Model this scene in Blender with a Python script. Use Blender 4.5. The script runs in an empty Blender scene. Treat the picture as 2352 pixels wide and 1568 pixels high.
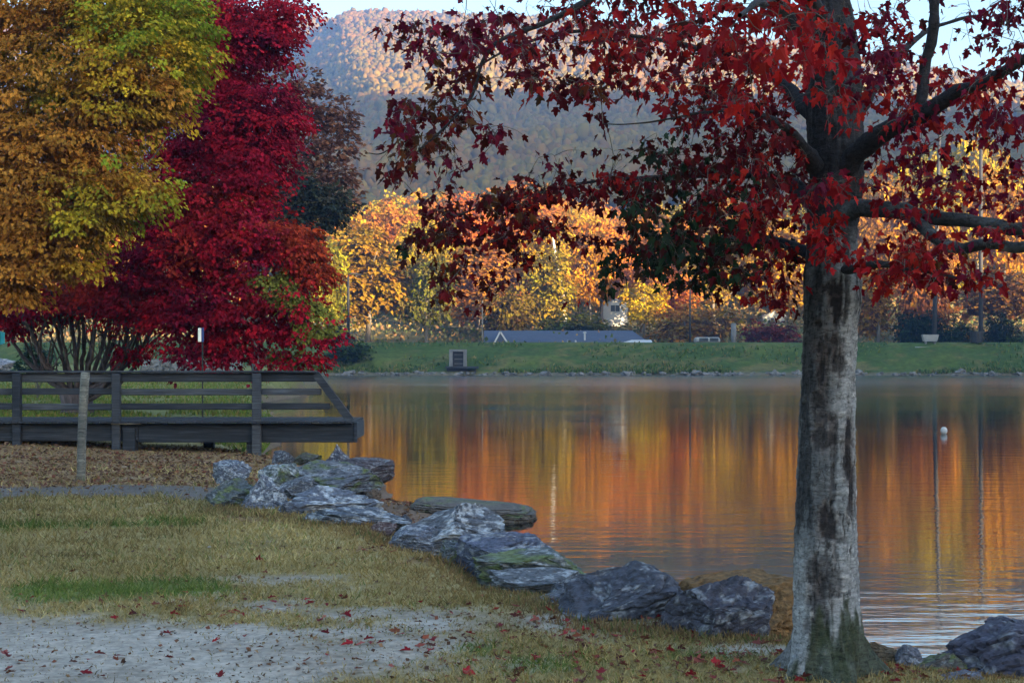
import bpy, math, random
import numpy as np

rng = np.random.default_rng(11)
random.seed(11)
scene = bpy.context.scene
COL = scene.collection
R = math.radians

# ------------------------------------------------------------------ camera frame helpers
EYE, FPX, HOR = 2.4, 3415.0, 820.0          # eye height over the water, focal length and horizon of the 2352 px wide picture


def P(px, py, Y):
    return np.array([(px - 1176.0) / FPX * Y, Y, EYE + (HOR - py) / FPX * Y])


def PX(px, Y):
    return (px - 1176.0) / FPX * Y


def PZ(py, Y):
    return EYE + (HOR - py) / FPX * Y


# ------------------------------------------------------------------ numeric noise
def _hash(ix, iy, iz, seed):
    h = (ix.astype(np.int64) * 374761393 + iy.astype(np.int64) * 668265263 + iz.astype(np.int64) * 2147483647 + seed * 1274126177) & 0xFFFFFFFF
    h = ((h ^ (h >> 13)) * 1274126177) & 0xFFFFFFFF
    h = (h ^ (h >> 16)) & 0xFFFFFFFF
    return h.astype(np.float64) / 4294967295.0


def noise(p, seed=0):
    p = np.asarray(p, float)
    i = np.floor(p).astype(np.int64)
    f = p - i
    f = f * f * (3 - 2 * f)
    out = 0
    for dx in (0, 1):
        wx = f[:, 0] if dx else 1 - f[:, 0]
        for dy in (0, 1):
            wy = f[:, 1] if dy else 1 - f[:, 1]
            for dz in (0, 1):
                wz = f[:, 2] if dz else 1 - f[:, 2]
                out = out + wx * wy * wz * _hash(i[:, 0] + dx, i[:, 1] + dy, i[:, 2] + dz, seed)
    return out * 2 - 1


def fbm(p, seed=0, octv=4, gain=.5):
    p = np.asarray(p, float)
    a, s, t = 1.0, 0, 0
    for k in range(octv):
        s = s + a * noise(p * 2 ** k + 17.3 * k, seed + k)
        t += a
        a *= gain
    return s / t


def sstep(a, b, x):
    t = np.clip((x - a) / (b - a), 0, 1)
    return t * t * (3 - 2 * t)


def unit(v):
    return v / np.maximum(np.linalg.norm(v, axis=-1, keepdims=True), 1e-9)


# ------------------------------------------------------------------ mesh helpers
def mesh_np(name, V, F, mat=None, col=None, smooth=False):
    """V (n,3); F (m,k) or a list of such arrays; col (n,3) per-vertex colour."""
    Fs = F if isinstance(F, list) else [F]
    Fs = [np.asarray(f, np.int32) for f in Fs if len(f)]
    me = bpy.data.meshes.new(name)
    V = np.asarray(V, np.float32)
    me.vertices.add(len(V))
    me.vertices.foreach_set('co', V.ravel())
    tot = np.concatenate([np.full(len(f), f.shape[1], np.int32) for f in Fs])
    idx = np.concatenate([f.ravel() for f in Fs])
    st = np.concatenate([[0], np.cumsum(tot)[:-1]]).astype(np.int32)
    me.loops.add(len(idx))
    me.loops.foreach_set('vertex_index', idx)
    me.polygons.add(len(tot))
    me.polygons.foreach_set('loop_start', st)
    me.polygons.foreach_set('loop_total', tot)
    me.polygons.foreach_set('use_smooth', np.full(len(tot), bool(smooth)))
    me.update(calc_edges=True)
    if col is not None:
        a = me.color_attributes.new('tint', 'FLOAT_COLOR', 'POINT')
        c = np.ones((len(V), 4), np.float32)
        c[:, :3] = col
        a.data.foreach_set('color', c.ravel())
    if mat is not None:
        me.materials.append(mat)
    return me


def link(name, me, parent=None, loc=None):
    o = bpy.data.objects.new(name, me)
    COL.objects.link(o)
    if parent is not None:
        o.parent = parent
    if loc is not None:
        o.location = loc
    return o


def empty(name, loc=(0, 0, 0)):
    o = bpy.data.objects.new(name, None)
    COL.objects.link(o)
    o.location = [float(v) for v in loc]
    o.empty_display_size = .2
    return o


def tag(o, label=None, cat=None, group=None, kind=None):
    if label:
        o['label'] = label
    if cat:
        o['category'] = cat
    if group:
        o['group'] = group
    if kind:
        o['kind'] = kind
    return o


class MB:
    """Collects boxes, bars, prisms and tubes and links them as one mesh."""

    def __init__(self):
        self.v, self.f, self.n = [], {3: [], 4: []}, 0

    def add(self, V, F):
        V = np.asarray(V, float).reshape(-1, 3)
        F = np.asarray(F, int)
        self.v.append(V)
        self.f.setdefault(F.shape[1], []).append(F + self.n)
        self.n += len(V)

    def box(self, c, s, rz=0., bev=0.0, ry=0.):
        c, h = np.asarray(c, float), np.asarray(s, float) / 2
        if bev <= 0:
            V = np.array([[x, y, z] for x in (-1, 1) for y in (-1, 1) for z in (-1, 1)]) * h
            F = [[0, 1, 3, 2], [4, 6, 7, 5], [0, 4, 5, 1], [2, 3, 7, 6], [0, 2, 6, 4], [1, 5, 7, 3]]
            V, F3 = V, None
        else:
            b = min(bev, h.min() * .8)
            V, F, F3 = [], [], []
            ids = {}
            for x in (-1, 1):
                for y in (-1, 1):
                    for z in (-1, 1):
                        for k in range(3):
                            q = np.array([x, y, z]) * (h - b)
                            q[k] = (x, y, z)[k] * h[k]
                            ids[x, y, z, k] = len(V)
                            V.append(q)
            for k in range(3):
                o1, o2 = [(1, 2), (0, 2), (0, 1)][k]
                for sg in (-1, 1):
                    q = []
                    for a1, a2 in ((-1, -1), (1, -1), (1, 1), (-1, 1)):
                        t = [0, 0, 0]
                        t[k], t[o1], t[o2] = sg, a1, a2
                        q.append(ids[t[0], t[1], t[2], k])
                    F.append(q)
            for k in range(3):      # edges along axis k
                o1, o2 = [(1, 2), (0, 2), (0, 1)][k]
                for s1 in (-1, 1):
                    for s2 in (-1, 1):
                        q = []
                        for sk, fa in ((-1, o1), (1, o1), (1, o2), (-1, o2)):
                            t = [0, 0, 0]
                            t[k], t[o1], t[o2] = sk, s1, s2
                            q.append(ids[t[0], t[1], t[2], fa])
                        F.append(q)
            for x in (-1, 1):
                for y in (-1, 1):
                    for z in (-1, 1):
                        F3.append([ids[x, y, z, 0], ids[x, y, z, 1], ids[x, y, z, 2]])
            V = np.array(V)
        if ry:
            ca, sa = math.cos(ry), math.sin(ry)
            V = V @ np.array([[ca, 0, -sa], [0, 1, 0], [sa, 0, ca]])
        if rz:
            ca, sa = math.cos(rz), math.sin(rz)
            V = V @ np.array([[ca, sa, 0], [-sa, ca, 0], [0, 0, 1]])
        n0 = self.n
        self.add(V + c, F)
        if F3:
            self.f[3].append(np.array(F3) + n0)
        return self

    def bar(self, a, b, w, t):
        """rectangular bar from a to b, w horizontal-ish, t the other way"""
        a, b = np.asarray(a, float), np.asarray(b, float)
        d = unit(b - a)
        up = np.array([0, 0, 1.]) if abs(d[2]) < .95 else np.array([0, 1., 0])
        s = unit(np.cross(d, up))
        u = np.cross(s, d)
        V = []
        for p in (a, b):
            for i, j in ((-1, -1), (1, -1), (1, 1), (-1, 1)):
                V.append(p + s * i * w / 2 + u * j * t / 2)
        self.add(V, [[0, 1, 5, 4], [1, 2, 6, 5], [2, 3, 7, 6], [3, 0, 4, 7], [3, 2, 1, 0], [4, 5, 6, 7]])
        return self

    def tube(self, pts, rad, n=8, cap=True):
        V, F = tube_np(np.asarray(pts, float), np.asarray(rad, float) * np.ones(len(pts)), n)
        n0 = self.n
        self.add(V, F)
        if cap:
            k = len(pts)
            ring0 = list(range(n0, n0 + n))
            ring1 = list(range(n0 + (k - 1) * n, n0 + k * n))
            for ring in (ring0[::-1], ring1):
                self.f[3] += [np.array([[ring[0], ring[i], ring[i + 1]] for i in range(1, n - 1)])]
        return self

    def build(self, name, mat, parent=None, smooth=False, loc=None):
        F = [np.concatenate(x) for x in self.f.values() if x]
        return link(name, mesh_np(name, np.concatenate(self.v), F, mat, smooth=smooth), parent, loc)


def tube_np(pts, rad, n=8):
    k = len(pts)
    t = np.gradient(pts, axis=0)
    t = unit(t)
    ref = np.array([0.31, 0.17, 0.93])
    if abs(t[:, 2]).mean() > .8:
        ref = np.array([1., .1, 0.])
    s = unit(np.cross(t, ref))
    u = np.cross(s, t)
    a = np.arange(n) / n * 2 * np.pi
    V = pts[:, None, :] + rad[:, None, None] * (np.cos(a)[None, :, None] * s[:, None, :] + np.sin(a)[None, :, None] * u[:, None, :])
    i = np.arange(k - 1)[:, None] * n
    j = np.arange(n)[None, :]
    j2 = (j + 1) % n
    F = np.stack([i + j, i + j2, i + n + j2, i + n + j], -1).reshape(-1, 4)
    return V.reshape(-1, 3), F


def spline(pts, n):
    """Catmull-Rom through the rows of pts (any width)"""
    p = np.asarray(pts, float)
    p = np.vstack([2 * p[0] - p[1], p, 2 * p[-1] - p[-2]])
    m = len(p) - 3
    t = np.linspace(0, m - 1e-6, n)
    i = t.astype(int)
    f = (t - i)[:, None]
    a, b, c, d = p[i], p[i + 1], p[i + 2], p[i + 3]
    return .5 * (2 * b + (c - a) * f + (2 * a - 5 * b + 4 * c - d) * f ** 2 + (3 * b - a - 3 * c + d) * f ** 3)


def ico(sub):
    t = (1 + 5 ** .5) / 2
    V = [(-1, t, 0), (1, t, 0), (-1, -t, 0), (1, -t, 0), (0, -1, t), (0, 1, t), (0, -1, -t), (0, 1, -t), (t, 0, -1), (t, 0, 1), (-t, 0, -1), (-t, 0, 1)]
    F = [(0, 11, 5), (0, 5, 1), (0, 1, 7), (0, 7, 10), (0, 10, 11), (1, 5, 9), (5, 11, 4), (11, 10, 2), (10, 7, 6), (7, 1, 8),
         (3, 9, 4), (3, 4, 2), (3, 2, 6), (3, 6, 8), (3, 8, 9), (4, 9, 5), (2, 4, 11), (6, 2, 10), (8, 6, 7), (9, 8, 1)]
    V = [np.array(v) / np.linalg.norm(v) for v in V]
    for _ in range(sub):
        cache, G = {}, []

        def mid(a, b):
            k = (min(a, b), max(a, b))
            if k not in cache:
                m = V[a] + V[b]
                cache[k] = len(V)
                V.append(m / np.linalg.norm(m))
            return cache[k]
        for a, b, c in F:
            x, y, z = mid(a, b), mid(b, c), mid(c, a)
            G += [(a, x, z), (b, y, x), (c, z, y), (x, y, z)]
        F = G
    return np.array(V), np.array(F)


# ------------------------------------------------------------------ materials
def mat_new(name):
    m = bpy.data.materials.new(name)
    m.use_nodes = True
    nt = m.node_tree
    nt.nodes.clear()
    out = nt.nodes.new('ShaderNodeOutputMaterial')
    return m, nt, out


def N(nt, t, **kw):
    n = nt.nodes.new(t)
    for k, v in kw.items():
        if k == 'inp':
            for a, b in v.items():
                n.inputs[a].default_value = b
        else:
            setattr(n, k, v)
    return n


def rgba(c):
    return (c[0], c[1], c[2], 1.0)


def tex_coord(nt, scale=(1, 1, 1), space='Object'):
    tc = N(nt, 'ShaderNodeTexCoord')
    mp = N(nt, 'ShaderNodeMapping')
    mp.inputs['Scale'].default_value = scale
    nt.links.new(tc.outputs[space], mp.inputs['Vector'])
    return mp.outputs['Vector']


def ramp(nt, fac, stops):
    r = N(nt, 'ShaderNodeValToRGB')
    while len(r.color_ramp.elements) < len(stops):
        r.color_ramp.elements.new(.5)
    for e, (p, c) in zip(r.color_ramp.elements, stops):
        e.position = p
        e.color = rgba(c) if len(c) == 3 else c
    nt.links.new(fac, r.inputs[0])
    return r.outputs[0]


def noise_node(nt, vec, scale, detail=4, rough=.55, dist=0.):
    n = N(nt, 'ShaderNodeTexNoise')
    n.inputs['Scale'].default_value = scale
    n.inputs['Detail'].default_value = detail
    n.inputs['Roughness'].default_value = rough
    n.inputs['Distortion'].default_value = dist
    nt.links.new(vec, n.inputs['Vector'])
    return n.outputs[0]


def mixc(nt, fac, a, b, mode='MIX'):
    m = N(nt, 'ShaderNodeMix', data_type='RGBA', blend_type=mode)
    for sock, v in ((m.inputs[0], fac), (m.inputs[6], a), (m.inputs[7], b)):
        if isinstance(v, (int, float)):
            sock.default_value = v
        elif isinstance(v, (tuple, list)):
            sock.default_value = rgba(v)
        else:
            nt.links.new(v, sock)
    return m.outputs[2]


def bump(nt, h, strength, dist):
    b = N(nt, 'ShaderNodeBump')
    b.inputs['Strength'].default_value = strength
    b.inputs['Distance'].default_value = dist
    nt.links.new(h, b.inputs['Height'])
    return b.outputs[0]


def principled(nt, out, col, rough=.8, spec=.3, normal=None):
    b = N(nt, 'ShaderNodeBsdfPrincipled')
    b.inputs['Roughness'].default_value = rough
    b.inputs['Specular IOR Level'].default_value = spec
    if isinstance(col, (tuple, list)):
        b.inputs['Base Color'].default_value = rgba(col)
    else:
        nt.links.new(col, b.inputs['Base Color'])
    if normal is not None:
        nt.links.new(normal, b.inputs['Normal'])
    nt.links.new(b.outputs[0], out.inputs[0])
    return b


def m_plain(name, col, rough=.7, spec=.3, var=.25, scale=3.0, stretch=(1, 1, 1), bmp=0.):
    m, nt, out = mat_new(name)
    v = tex_coord(nt, stretch)
    n = noise_node(nt, v, scale, 5)
    lo = tuple(c * (1 - var) for c in col)
    hi = tuple(min(1, c * (1 + var)) for c in col)
    c = ramp(nt, n, [(.3, lo), (.7, hi)])
    principled(nt, out, c, rough, spec, bump(nt, n, .5, bmp) if bmp else None)
    return m


def m_leaf(name, trans=.3, rough=.55, objcol=False, spec=.25):
    m, nt, out = mat_new(name)
    a = N(nt, 'ShaderNodeAttribute', attribute_name='tint')
    c = a.outputs['Color']
    if objcol:
        oi = N(nt, 'ShaderNodeObjectInfo')
        c = mixc(nt, 1.0, c, oi.outputs['Color'], 'MULTIPLY')
    b = N(nt, 'ShaderNodeBsdfPrincipled')
    b.inputs['Roughness'].default_value = rough
    b.inputs['Specular IOR Level'].default_value = spec
    nt.links.new(c, b.inputs['Base Color'])
    t = N(nt, 'ShaderNodeBsdfTranslucent')
    nt.links.new(c, t.inputs['Color'])
    mx = N(nt, 'ShaderNodeMixShader')
    mx.inputs[0].default_value = trans
    nt.links.new(b.outputs[0], mx.inputs[1])
    nt.links.new(t.outputs[0], mx.inputs[2])
    nt.links.new(mx.outputs[0], out.inputs[0])
    return m


def m_tint(name, rough=.85, spec=.2, scale=20., var=.3, bmp=.02, stretch=(1, 1, 1), detail=6):
    """vertex tint varied by fine noise"""
    m, nt, out = mat_new(name)
    a = N(nt, 'ShaderNodeAttribute', attribute_name='tint')
    v = tex_coord(nt, stretch)
    n = noise_node(nt, v, scale, detail, .65)
    g = ramp(nt, n, [(.3, (1 - var,) * 3), (.7, (1 + var,) * 3)])
    c = mixc(nt, 1.0, a.outputs['Color'], g, 'MULTIPLY')
    principled(nt, out, c, rough, spec, bump(nt, n, .7, bmp) if bmp else None)
    return m


M_LEAF_NEAR = m_leaf('maple_leaf', .36, .6, spec=.08)
M_LEAF_MID = m_leaf('garden_leaf', .3, .7, spec=.06)
M_LEAF_FAR = m_leaf('wood_leaf', .25, .8, True, .1)
M_LEAF_FAR2 = m_leaf('wood_leaf_mass', .2, .85, False, .1)


def m_bark():
    m, nt, out = mat_new('grey_bark')
    a = N(nt, 'ShaderNodeAttribute', attribute_name='tint')
    v = tex_coord(nt, (1, 1, 2.6))
    n = noise_node(nt, v, 26, 8, .7, .4)
    g = ramp(nt, n, [(.32, (.32,) * 3), (.47, (.9,) * 3), (.7, (1.5,) * 3)])
    v2 = tex_coord(nt, (1, 1, .45))
    n2 = noise_node(nt, v2, 46, 6, .7, .8)
    g2 = ramp(nt, n2, [(.36, (.22,) * 3), (.46, (1.0,) * 3), (.8, (1.15,) * 3)])
    c = mixc(nt, 1.0, a.outputs['Color'], g, 'MULTIPLY')
    c = mixc(nt, .8, c, g2, 'MULTIPLY')
    h = N(nt, 'ShaderNodeMath', operation='ADD')
    nt.links.new(n, h.inputs[0])
    nt.links.new(n2, h.inputs[1])
    principled(nt, out, c, .85, .2, bump(nt, h.outputs[0], .9, .015))
    return m


M_BARK = m_bark()
M_BARK_DARK = m_plain('dark_bark', (.075, .065, .06), .9, .15, .5, 14, (1, 1, .25), .02)
M_BARK_FAR = m_plain('far_bark', (.14, .12, .10), .9, .1, .4, 2)
M_BARK_PALE = m_plain('pale_bark', (.5, .46, .4), .9, .1, .3, 2)
M_ROCK = m_tint('shore_rock', .85, .25, 22, .6, .03, (1, 1, 1.6), 9)
M_GROUND = m_tint('shore_soil', .95, .1, 16, .40, .03, (1, 1, 1), 9)
M_BANK = m_tint('bank_grass', .95, .1, 1.3, .35, .25)
M_HILL = m_tint('hill_soil', .95, .05, .05, .3, 0)
M_STONE = m_plain('small_stone', (.115, .112, .112), .85, .2, .5, 1.5, bmp=.05)
M_CONC = m_plain('concrete', (.11, .11, .112), .85, .2, .25, 1.5, bmp=.01)
M_CONC_PALE = m_plain('pale_concrete', (.20, .20, .20), .85, .2, .15, 1.5)
M_DARK = m_plain('dark_iron', (.012, .012, .014), .6, .3, .3, 3)
M_POLE = m_plain('grey_pole', (.030, .028, .030), .7, .3, .2, 2)
M_TRIM = m_plain('dull_white_trim', (.34, .34, .35), .7, .2, .1, 2)
M_CREAM = m_plain('cream_siding', (.33, .31, .28), .7, .2, .15, 3, (1, 1, 8))
M_WHITE = m_plain('white_paint', (.78, .77, .74), .6, .3, .08, 2)
M_ROOF_BLUE = m_plain('slate_blue_roof', (.040, .050, .080), .75, .3, .18, .8, (1, 6, 1))
M_ROOF_GREY = m_plain('grey_roof', (.22, .22, .24), .8, .2, .2, 1)
M_GLASS = m_plain('window_glass', (.03, .035, .04), .15, .6, .3, 1)
M_PATH = m_plain('pale_path', (.42, .40, .36), .95, .1, .15, 1)
M_MUD = m_tint('mud', .7, .35, 12, .25, .02)
M_TEAL = m_plain('teal_paint', (.02, .34, .42), .5, .4, .1, 2)
M_BLUE = m_plain('navy_paint', (.015, .04, .16), .5, .4, .1, 2)


def m_wood(name, col):
    m, nt, out = mat_new(name)
    v = tex_coord(nt, (.6, 9, 14))
    n = noise_node(nt, v, 2.2, 7, .65)
    v2 = tex_coord(nt, (1, 1, 1))
    n2 = noise_node(nt, v2, 1.1, 4)
    c = ramp(nt, n, [(.30, tuple(x * .3 for x in col)), (.52, col), (.74, tuple(min(1, x * 2.3) for x in col))])
    g = ramp(nt, n2, [(.3, (.6, .62, .66)), (.7, (1.25, 1.2, 1.12))])
    c = mixc(nt, 1.0, c, g, 'MULTIPLY')
    oi = N(nt, 'ShaderNodeObjectInfo')
    c = mixc(nt, 1.0, c, ramp(nt, oi.outputs['Random'], [(0, (.6, .62, .66)), (1, (1.7, 1.6, 1.5))]), 'MULTIPLY')
    principled(nt, out, c, .8, .25, bump(nt, n, .6, .01))
    return m


M_WOOD = m_wood('weathered_wood', (.026, .030, .039))
M_WOOD_PALE = m_wood('pale_post_wood', (.155, .15, .13))
M_LOG = m_wood('wet_log_wood', (.075, .065, .05))


# water ------------------------------------------------------------
def m_water():
    m, nt, out = mat_new('lake_water')
    tc = N(nt, 'ShaderNodeTexCoord')
    sep = N(nt, 'ShaderNodeSeparateXYZ')
    nt.links.new(tc.outputs['Object'], sep.inputs[0])
    far = N(nt, 'ShaderNodeMapRange', inp={1: 66.0, 2: 165.0, 3: 0.0, 4: 1.0})
    far.interpolation_type = 'SMOOTHSTEP'
    v0 = tex_coord(nt, (.02, .06, 1))
    wob = noise_node(nt, v0, 1.0, 3)
    ad = N(nt, 'ShaderNodeMath', operation='MULTIPLY_ADD', inp={1: 34.0})
    nt.links.new(wob, ad.inputs[0])
    nt.links.new(sep.outputs[1], ad.inputs[2])
    nt.links.new(ad.outputs[0], far.inputs[0])
    hs = None
    for sc, wgt in (((.55, 2.2, 1), 1.0), ((1.6, 5.2, 1), .42), ((5.5, 13.0, 1), .13)):
        v = tex_coord(nt, sc)
        n = noise_node(nt, v, 1.0, 3, .5, .3)
        k = N(nt, 'ShaderNodeMath', operation='MULTIPLY', inp={1: wgt})
        nt.links.new(n, k.inputs[0])
        if hs is None:
            hs = k.outputs[0]
        else:
            s = N(nt, 'ShaderNodeMath', operation='ADD')
            nt.links.new(hs, s.inputs[0])
            nt.links.new(k.outputs[0], s.inputs[1])
            hs = s.outputs[0]
    vp = tex_coord(nt, (.05, .12, 1))
    patch = noise_node(nt, vp, 1.0, 3)
    amp = N(nt, 'ShaderNodeMapRange', inp={1: .35, 2: .65, 3: .35, 4: 1.0})
    nt.links.new(patch, amp.inputs[0])
    st = N(nt, 'ShaderNodeMath', operation='MULTIPLY_ADD', inp={1: 6.0, 2: 1.0})
    nt.links.new(far.outputs[0], st.inputs[0])
    st2 = N(nt, 'ShaderNodeMath', operation='MULTIPLY', inp={1: 1.0})
    nt.links.new(st.outputs[0], st2.inputs[0])
    nt.links.new(amp.outputs[0], st2.inputs[1])
    near = N(nt, 'ShaderNodeMapRange', inp={1: 10.0, 2: 34.0, 3: .21, 4: .15})
    nt.links.new(sep.outputs[1], near.inputs[0])
    st3 = N(nt, 'ShaderNodeMath', operation='MULTIPLY')
    nt.links.new(near.outputs[0], st3.inputs[1])
    nt.links.new(st2.outputs[0], st3.inputs[0])
    b = N(nt, 'ShaderNodeBump')
    b.inputs['Distance'].default_value = .05
    nt.links.new(st3.outputs[0], b.inputs['Strength'])
    nt.links.new(hs, b.inputs['Height'])
    p = N(nt, 'ShaderNodeBsdfPrincipled')
    p.inputs['Base Color'].default_value = (.007, .010, .010, 1)
    p.inputs['IOR'].default_value = 6.0
    p.inputs['Specular IOR Level'].default_value = .5
    rr = N(nt, 'ShaderNodeMapRange', inp={1: 0.0, 2: 1.0, 3: .02, 4: .14})
    nt.links.new(far.outputs[0], rr.inputs[0])
    nt.links.new(rr.outputs[0], p.inputs['Roughness'])
    nt.links.new(b.outputs[0], p.inputs['Normal'])
    nt.links.new(p.outputs[0], out.inputs[0])
    return m


M_WATER = m_water()

# ------------------------------------------------------------------ world, sun, haze, camera
SUN_EL = R(7.0)
SD = np.array([.70, -.714])                    # horizontal direction towards the sun (behind and right of the camera)
SU = np.array([.714, .70])
TANE = math.tan(SUN_EL)
w = bpy.data.worlds.new('World')
scene.world = w
w.use_nodes = True
wn = w.node_tree
sky = wn.nodes.new('ShaderNodeTexSky')
sky.sky_type = 'NISHITA'
sky.sun_disc = False
sky.sun_elevation = SUN_EL
sky.sun_rotation = math.atan2(SD[0], SD[1])
sky.air_density = 1.0
sky.dust_density = 1.2
sky.ozone_density = .9
bg = wn.nodes['Background']
bg.inputs[1].default_value = .085
wn.links.new(sky.outputs[0], bg.inputs[0])

sl = bpy.data.lights.new('sun', 'SUN')
sl.energy = 5.0
sl.angle = R(.5)
sl.color = (1.0, .77, .47)
so = bpy.data.objects.new('sun', sl)
COL.objects.link(so)
from mathutils import Vector
so.rotation_euler = Vector((SD[0] * math.cos(SUN_EL), SD[1] * math.cos(SUN_EL), math.sin(SUN_EL))).to_track_quat('Z', 'Y').to_euler()
so.location = (60, -60, 40)

cam = bpy.data.cameras.new('camera')
cam.sensor_width = 36
cam.lens = 36 * FPX / 2352
cam.shift_y = 36 / 2352
cam.clip_start = .1
cam.clip_end = 9000
co = bpy.data.objects.new('camera', cam)
COL.objects.link(co)
co.location = (0, 0, EYE)
co.rotation_euler = (R(90), 0, 0)
scene.camera = co

scene.render.engine = 'CYCLES'
cy = scene.cycles
cy.max_bounces = 7
cy.diffuse_bounces = 3
cy.glossy_bounces = 3
cy.transmission_bounces = 4
cy.transparent_max_bounces = 4
cy.volume_bounces = 0
cy.use_denoising = True
cy.sample_clamp_indirect = 4.0
cy.caustics_reflective = False
cy.caustics_refractive = False
vs = scene.view_settings
vs.view_transform = 'Standard'
vs.look = 'None'
vs.gamma = 1
vs.exposure = 3.5

HAZE = .00042
if HAZE > 0:
    m, nt, out = mat_new('haze')
    pv = N(nt, 'ShaderNodeVolumePrincipled')
    pv.inputs['Color'].default_value = (.22, .46, 1.0, 1)
    pv.inputs['Density'].default_value = HAZE
    pv.inputs['Anisotropy'].default_value = .45
    nt.links.new(pv.outputs[0], out.inputs['Volume'])
    hz = MB().box((60, 900, 319), (2460, 3300, 642)).build('haze', m)
    tag(hz, kind='stuff')

# ------------------------------------------------------------------ near ground
SHORE = np.array([(-120, -40), (70, -40), (70, 3), (9, 7.4), (4.6, 8.5), (3.5, 8.9), (2.8, 9.35), (2.15, 10.3), (1.3, 11.2), (.7, 11.9), (.35, 13.1), (-.2, 14.6), (-.7, 16.2), (-1.25, 17.6),
                  (-1.6, 19), (-1.1, 20.3), (-.35, 21.2), (-.15, 22.4), (-1.0, 24.1), (-2.1, 25.0), (-2.3, 27), (-2.8, 29.5), (-4.2, 31.2), (-5.4, 33), (-6.0, 36), (-6.6, 42), (-7.8, 50), (-10, 62),
                  (-13.2, 78), (-13.0, 96), (-20, 112), (-40, 135), (-120, 150)], float)


def shore_dist(X, Y):
    """signed distance to the water line, positive on land"""
    p = np.stack([X, Y], -1)
    best = np.full(len(X), 1e9)
    inside = np.zeros(len(X), bool)
    n = len(SHORE)
    for i in range(n):
        a, b = SHORE[i], SHORE[(i + 1) % n]
        ab = b - a
        t = np.clip(((p - a) @ ab) / (ab @ ab), 0, 1)
        best = np.minimum(best, np.linalg.norm(p - a - t[:, None] * ab, axis=1))
        cond = (a[1] > Y) != (b[1] > Y)
        xi = a[0] + (Y - a[1]) / (b[1] - a[1] + 1e-12) * ab[0]
        inside ^= cond & (X < xi)
    return np.where(inside, best, -best)


def ground_z(X, Y):
    X, Y = np.asarray(X, float), np.asarray(Y, float)
    s = shore_dist(X, Y)
    p = np.stack([X, Y, 0 * X], -1)
    s2 = s + .35 * fbm(p * .5, 3, 3)
    plateau = .66 - .30 * sstep(19, 31, Y) * sstep(-14, -4, X) + .25 * sstep(45, 80, Y) + .8 * sstep(82, 100, Y)
    wid = 1.15 + .9 * sstep(20, 27, Y) * (1 - sstep(28, 31, Y))
    spit = sstep(17.6, 19.6, Y) * (1 - sstep(24.8, 26.5, Y)) * sstep(-3.6, -2.4, X)
    plateau = plateau * (1 - spit) + .20 * spit
    z = np.where(s2 > 0, plateau * sstep(0, 1, s2 / wid) ** .8 + .0, np.maximum(s2 * .5, -1.5))
    z = z + .035 * fbm(p * .9, 8, 4) * sstep(0, 1, s) + .012 * fbm(p * 5, 9, 3) * sstep(0, .6, s)
    return z


def gpt(px, py, z=.66):
    """a picture point laid on the flat of the near ground"""
    Y = (EYE - z) * FPX / (py - HOR)
    return PX(px, Y), Y


def ellipse_mask(X, Y, cx, cy, rx, ry, z=.66):
    """plan-view ellipse whose picture box is (cx±rx, cy±ry)"""
    x0, y0 = gpt(cx, cy, z)
    ax = rx / FPX * y0
    ya, yb = gpt(cx, cy - ry, z)[1], gpt(cx, cy + ry, z)[1]
    ay = abs(ya - yb) / 2
    return np.exp(-(((X - x0) / ax) ** 2 + ((Y - (ya + yb) / 2) / ay) ** 2))


BARE = [(-60, 1490, 380, 70, 1.3), (380, 1500, 330, 62, 1.0), (720, 1530, 280, 44, .95), (-300, 1480, 400, 80, 1.4), (640, 1328, 230, 13, 1.1), (860, 1345, 130, 8, .55), (900, 1408, 330, 16, .85), (1240, 1428, 200, 15, 1.0),
        (600, 1392, 180, 12, .7), (1000, 1468, 280, 34, .75), (1330, 1455, 100, 16, .5), (1720, 1492, 160, 14, .7), (1620, 1545, 220, 22, .35), (300, 1560, 480, 40, .9)]
GREEN = [(220, 1358, 260, 26, 1.1), (420, 1340, 130, 22, .6), (120, 1212, 260, 14, .9), (430, 1200, 130, 12, .5), (640, 1285, 120, 16, .35), (1100, 1490, 90, 16, .9), (1300, 1530, 260, 30, .55),
         (1560, 1500, 160, 20, .5), (1800, 1500, 160, 24, .5), (880, 1365, 120, 12, .5)]
LITTER = [(250, 1075, 430, 22, 1.2, .55), (-200, 1080, 300, 24, 1.2, .55), (600, 1195, 200, 9, .7, .6), (850, 1260, 220, 14, .7, .6), (1000, 1290, 160, 16, .6, .6)]
PATHG = [(150, 1128, 420, 13, 1.4), (-300, 1126, 300, 14, 1.4), (520, 1140, 160, 10, .9)]


def ground_masks(X, Y):
    p = np.stack([X, Y, 0 * X], -1)
    n1, n2 = fbm(p * 1.3, 21, 4), fbm(p * 4.2, 22, 4)
    nz = .5 * n1 + .5 * n2 + .25 * fbm(p * 11, 25, 3)

    def acc(lst):
        s = 0
        for e in lst:
            s = s + e[4] * ellipse_mask(X, Y, *e[:4])
        return s
    bare = sstep(.18, 1.12, acc(BARE) + nz * 1.0)
    green = sstep(.3, .8, acc(GREEN) + nz * .8 - .1)
    green = np.maximum(green, sstep(35, 40, Y) * .85)
    lit = sstep(.35, .75, acc(LITTER) + nz * .7)
    lit = np.maximum(lit, sstep(19.5, 20.5, Y) * (1 - sstep(31.5, 33.5, Y + 1.2 * n1)))
    pth = sstep(.4, .7, acc(PATHG) + nz * .5)
    s = shore_dist(X, Y)
    mud = 1 - sstep(.1, .7, s + .4 * n1)
    spit = sstep(17.8, 19.2, Y) * (1 - sstep(25.5, 27, Y)) * sstep(-3.8, -2.8, X)
    mud = np.maximum(mud, spit)
    return bare, green, lit, pth, mud, n1, n2


def lerp(a, b, t):
    return a + (np.asarray(b, float) - a) * t[:, None]


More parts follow.
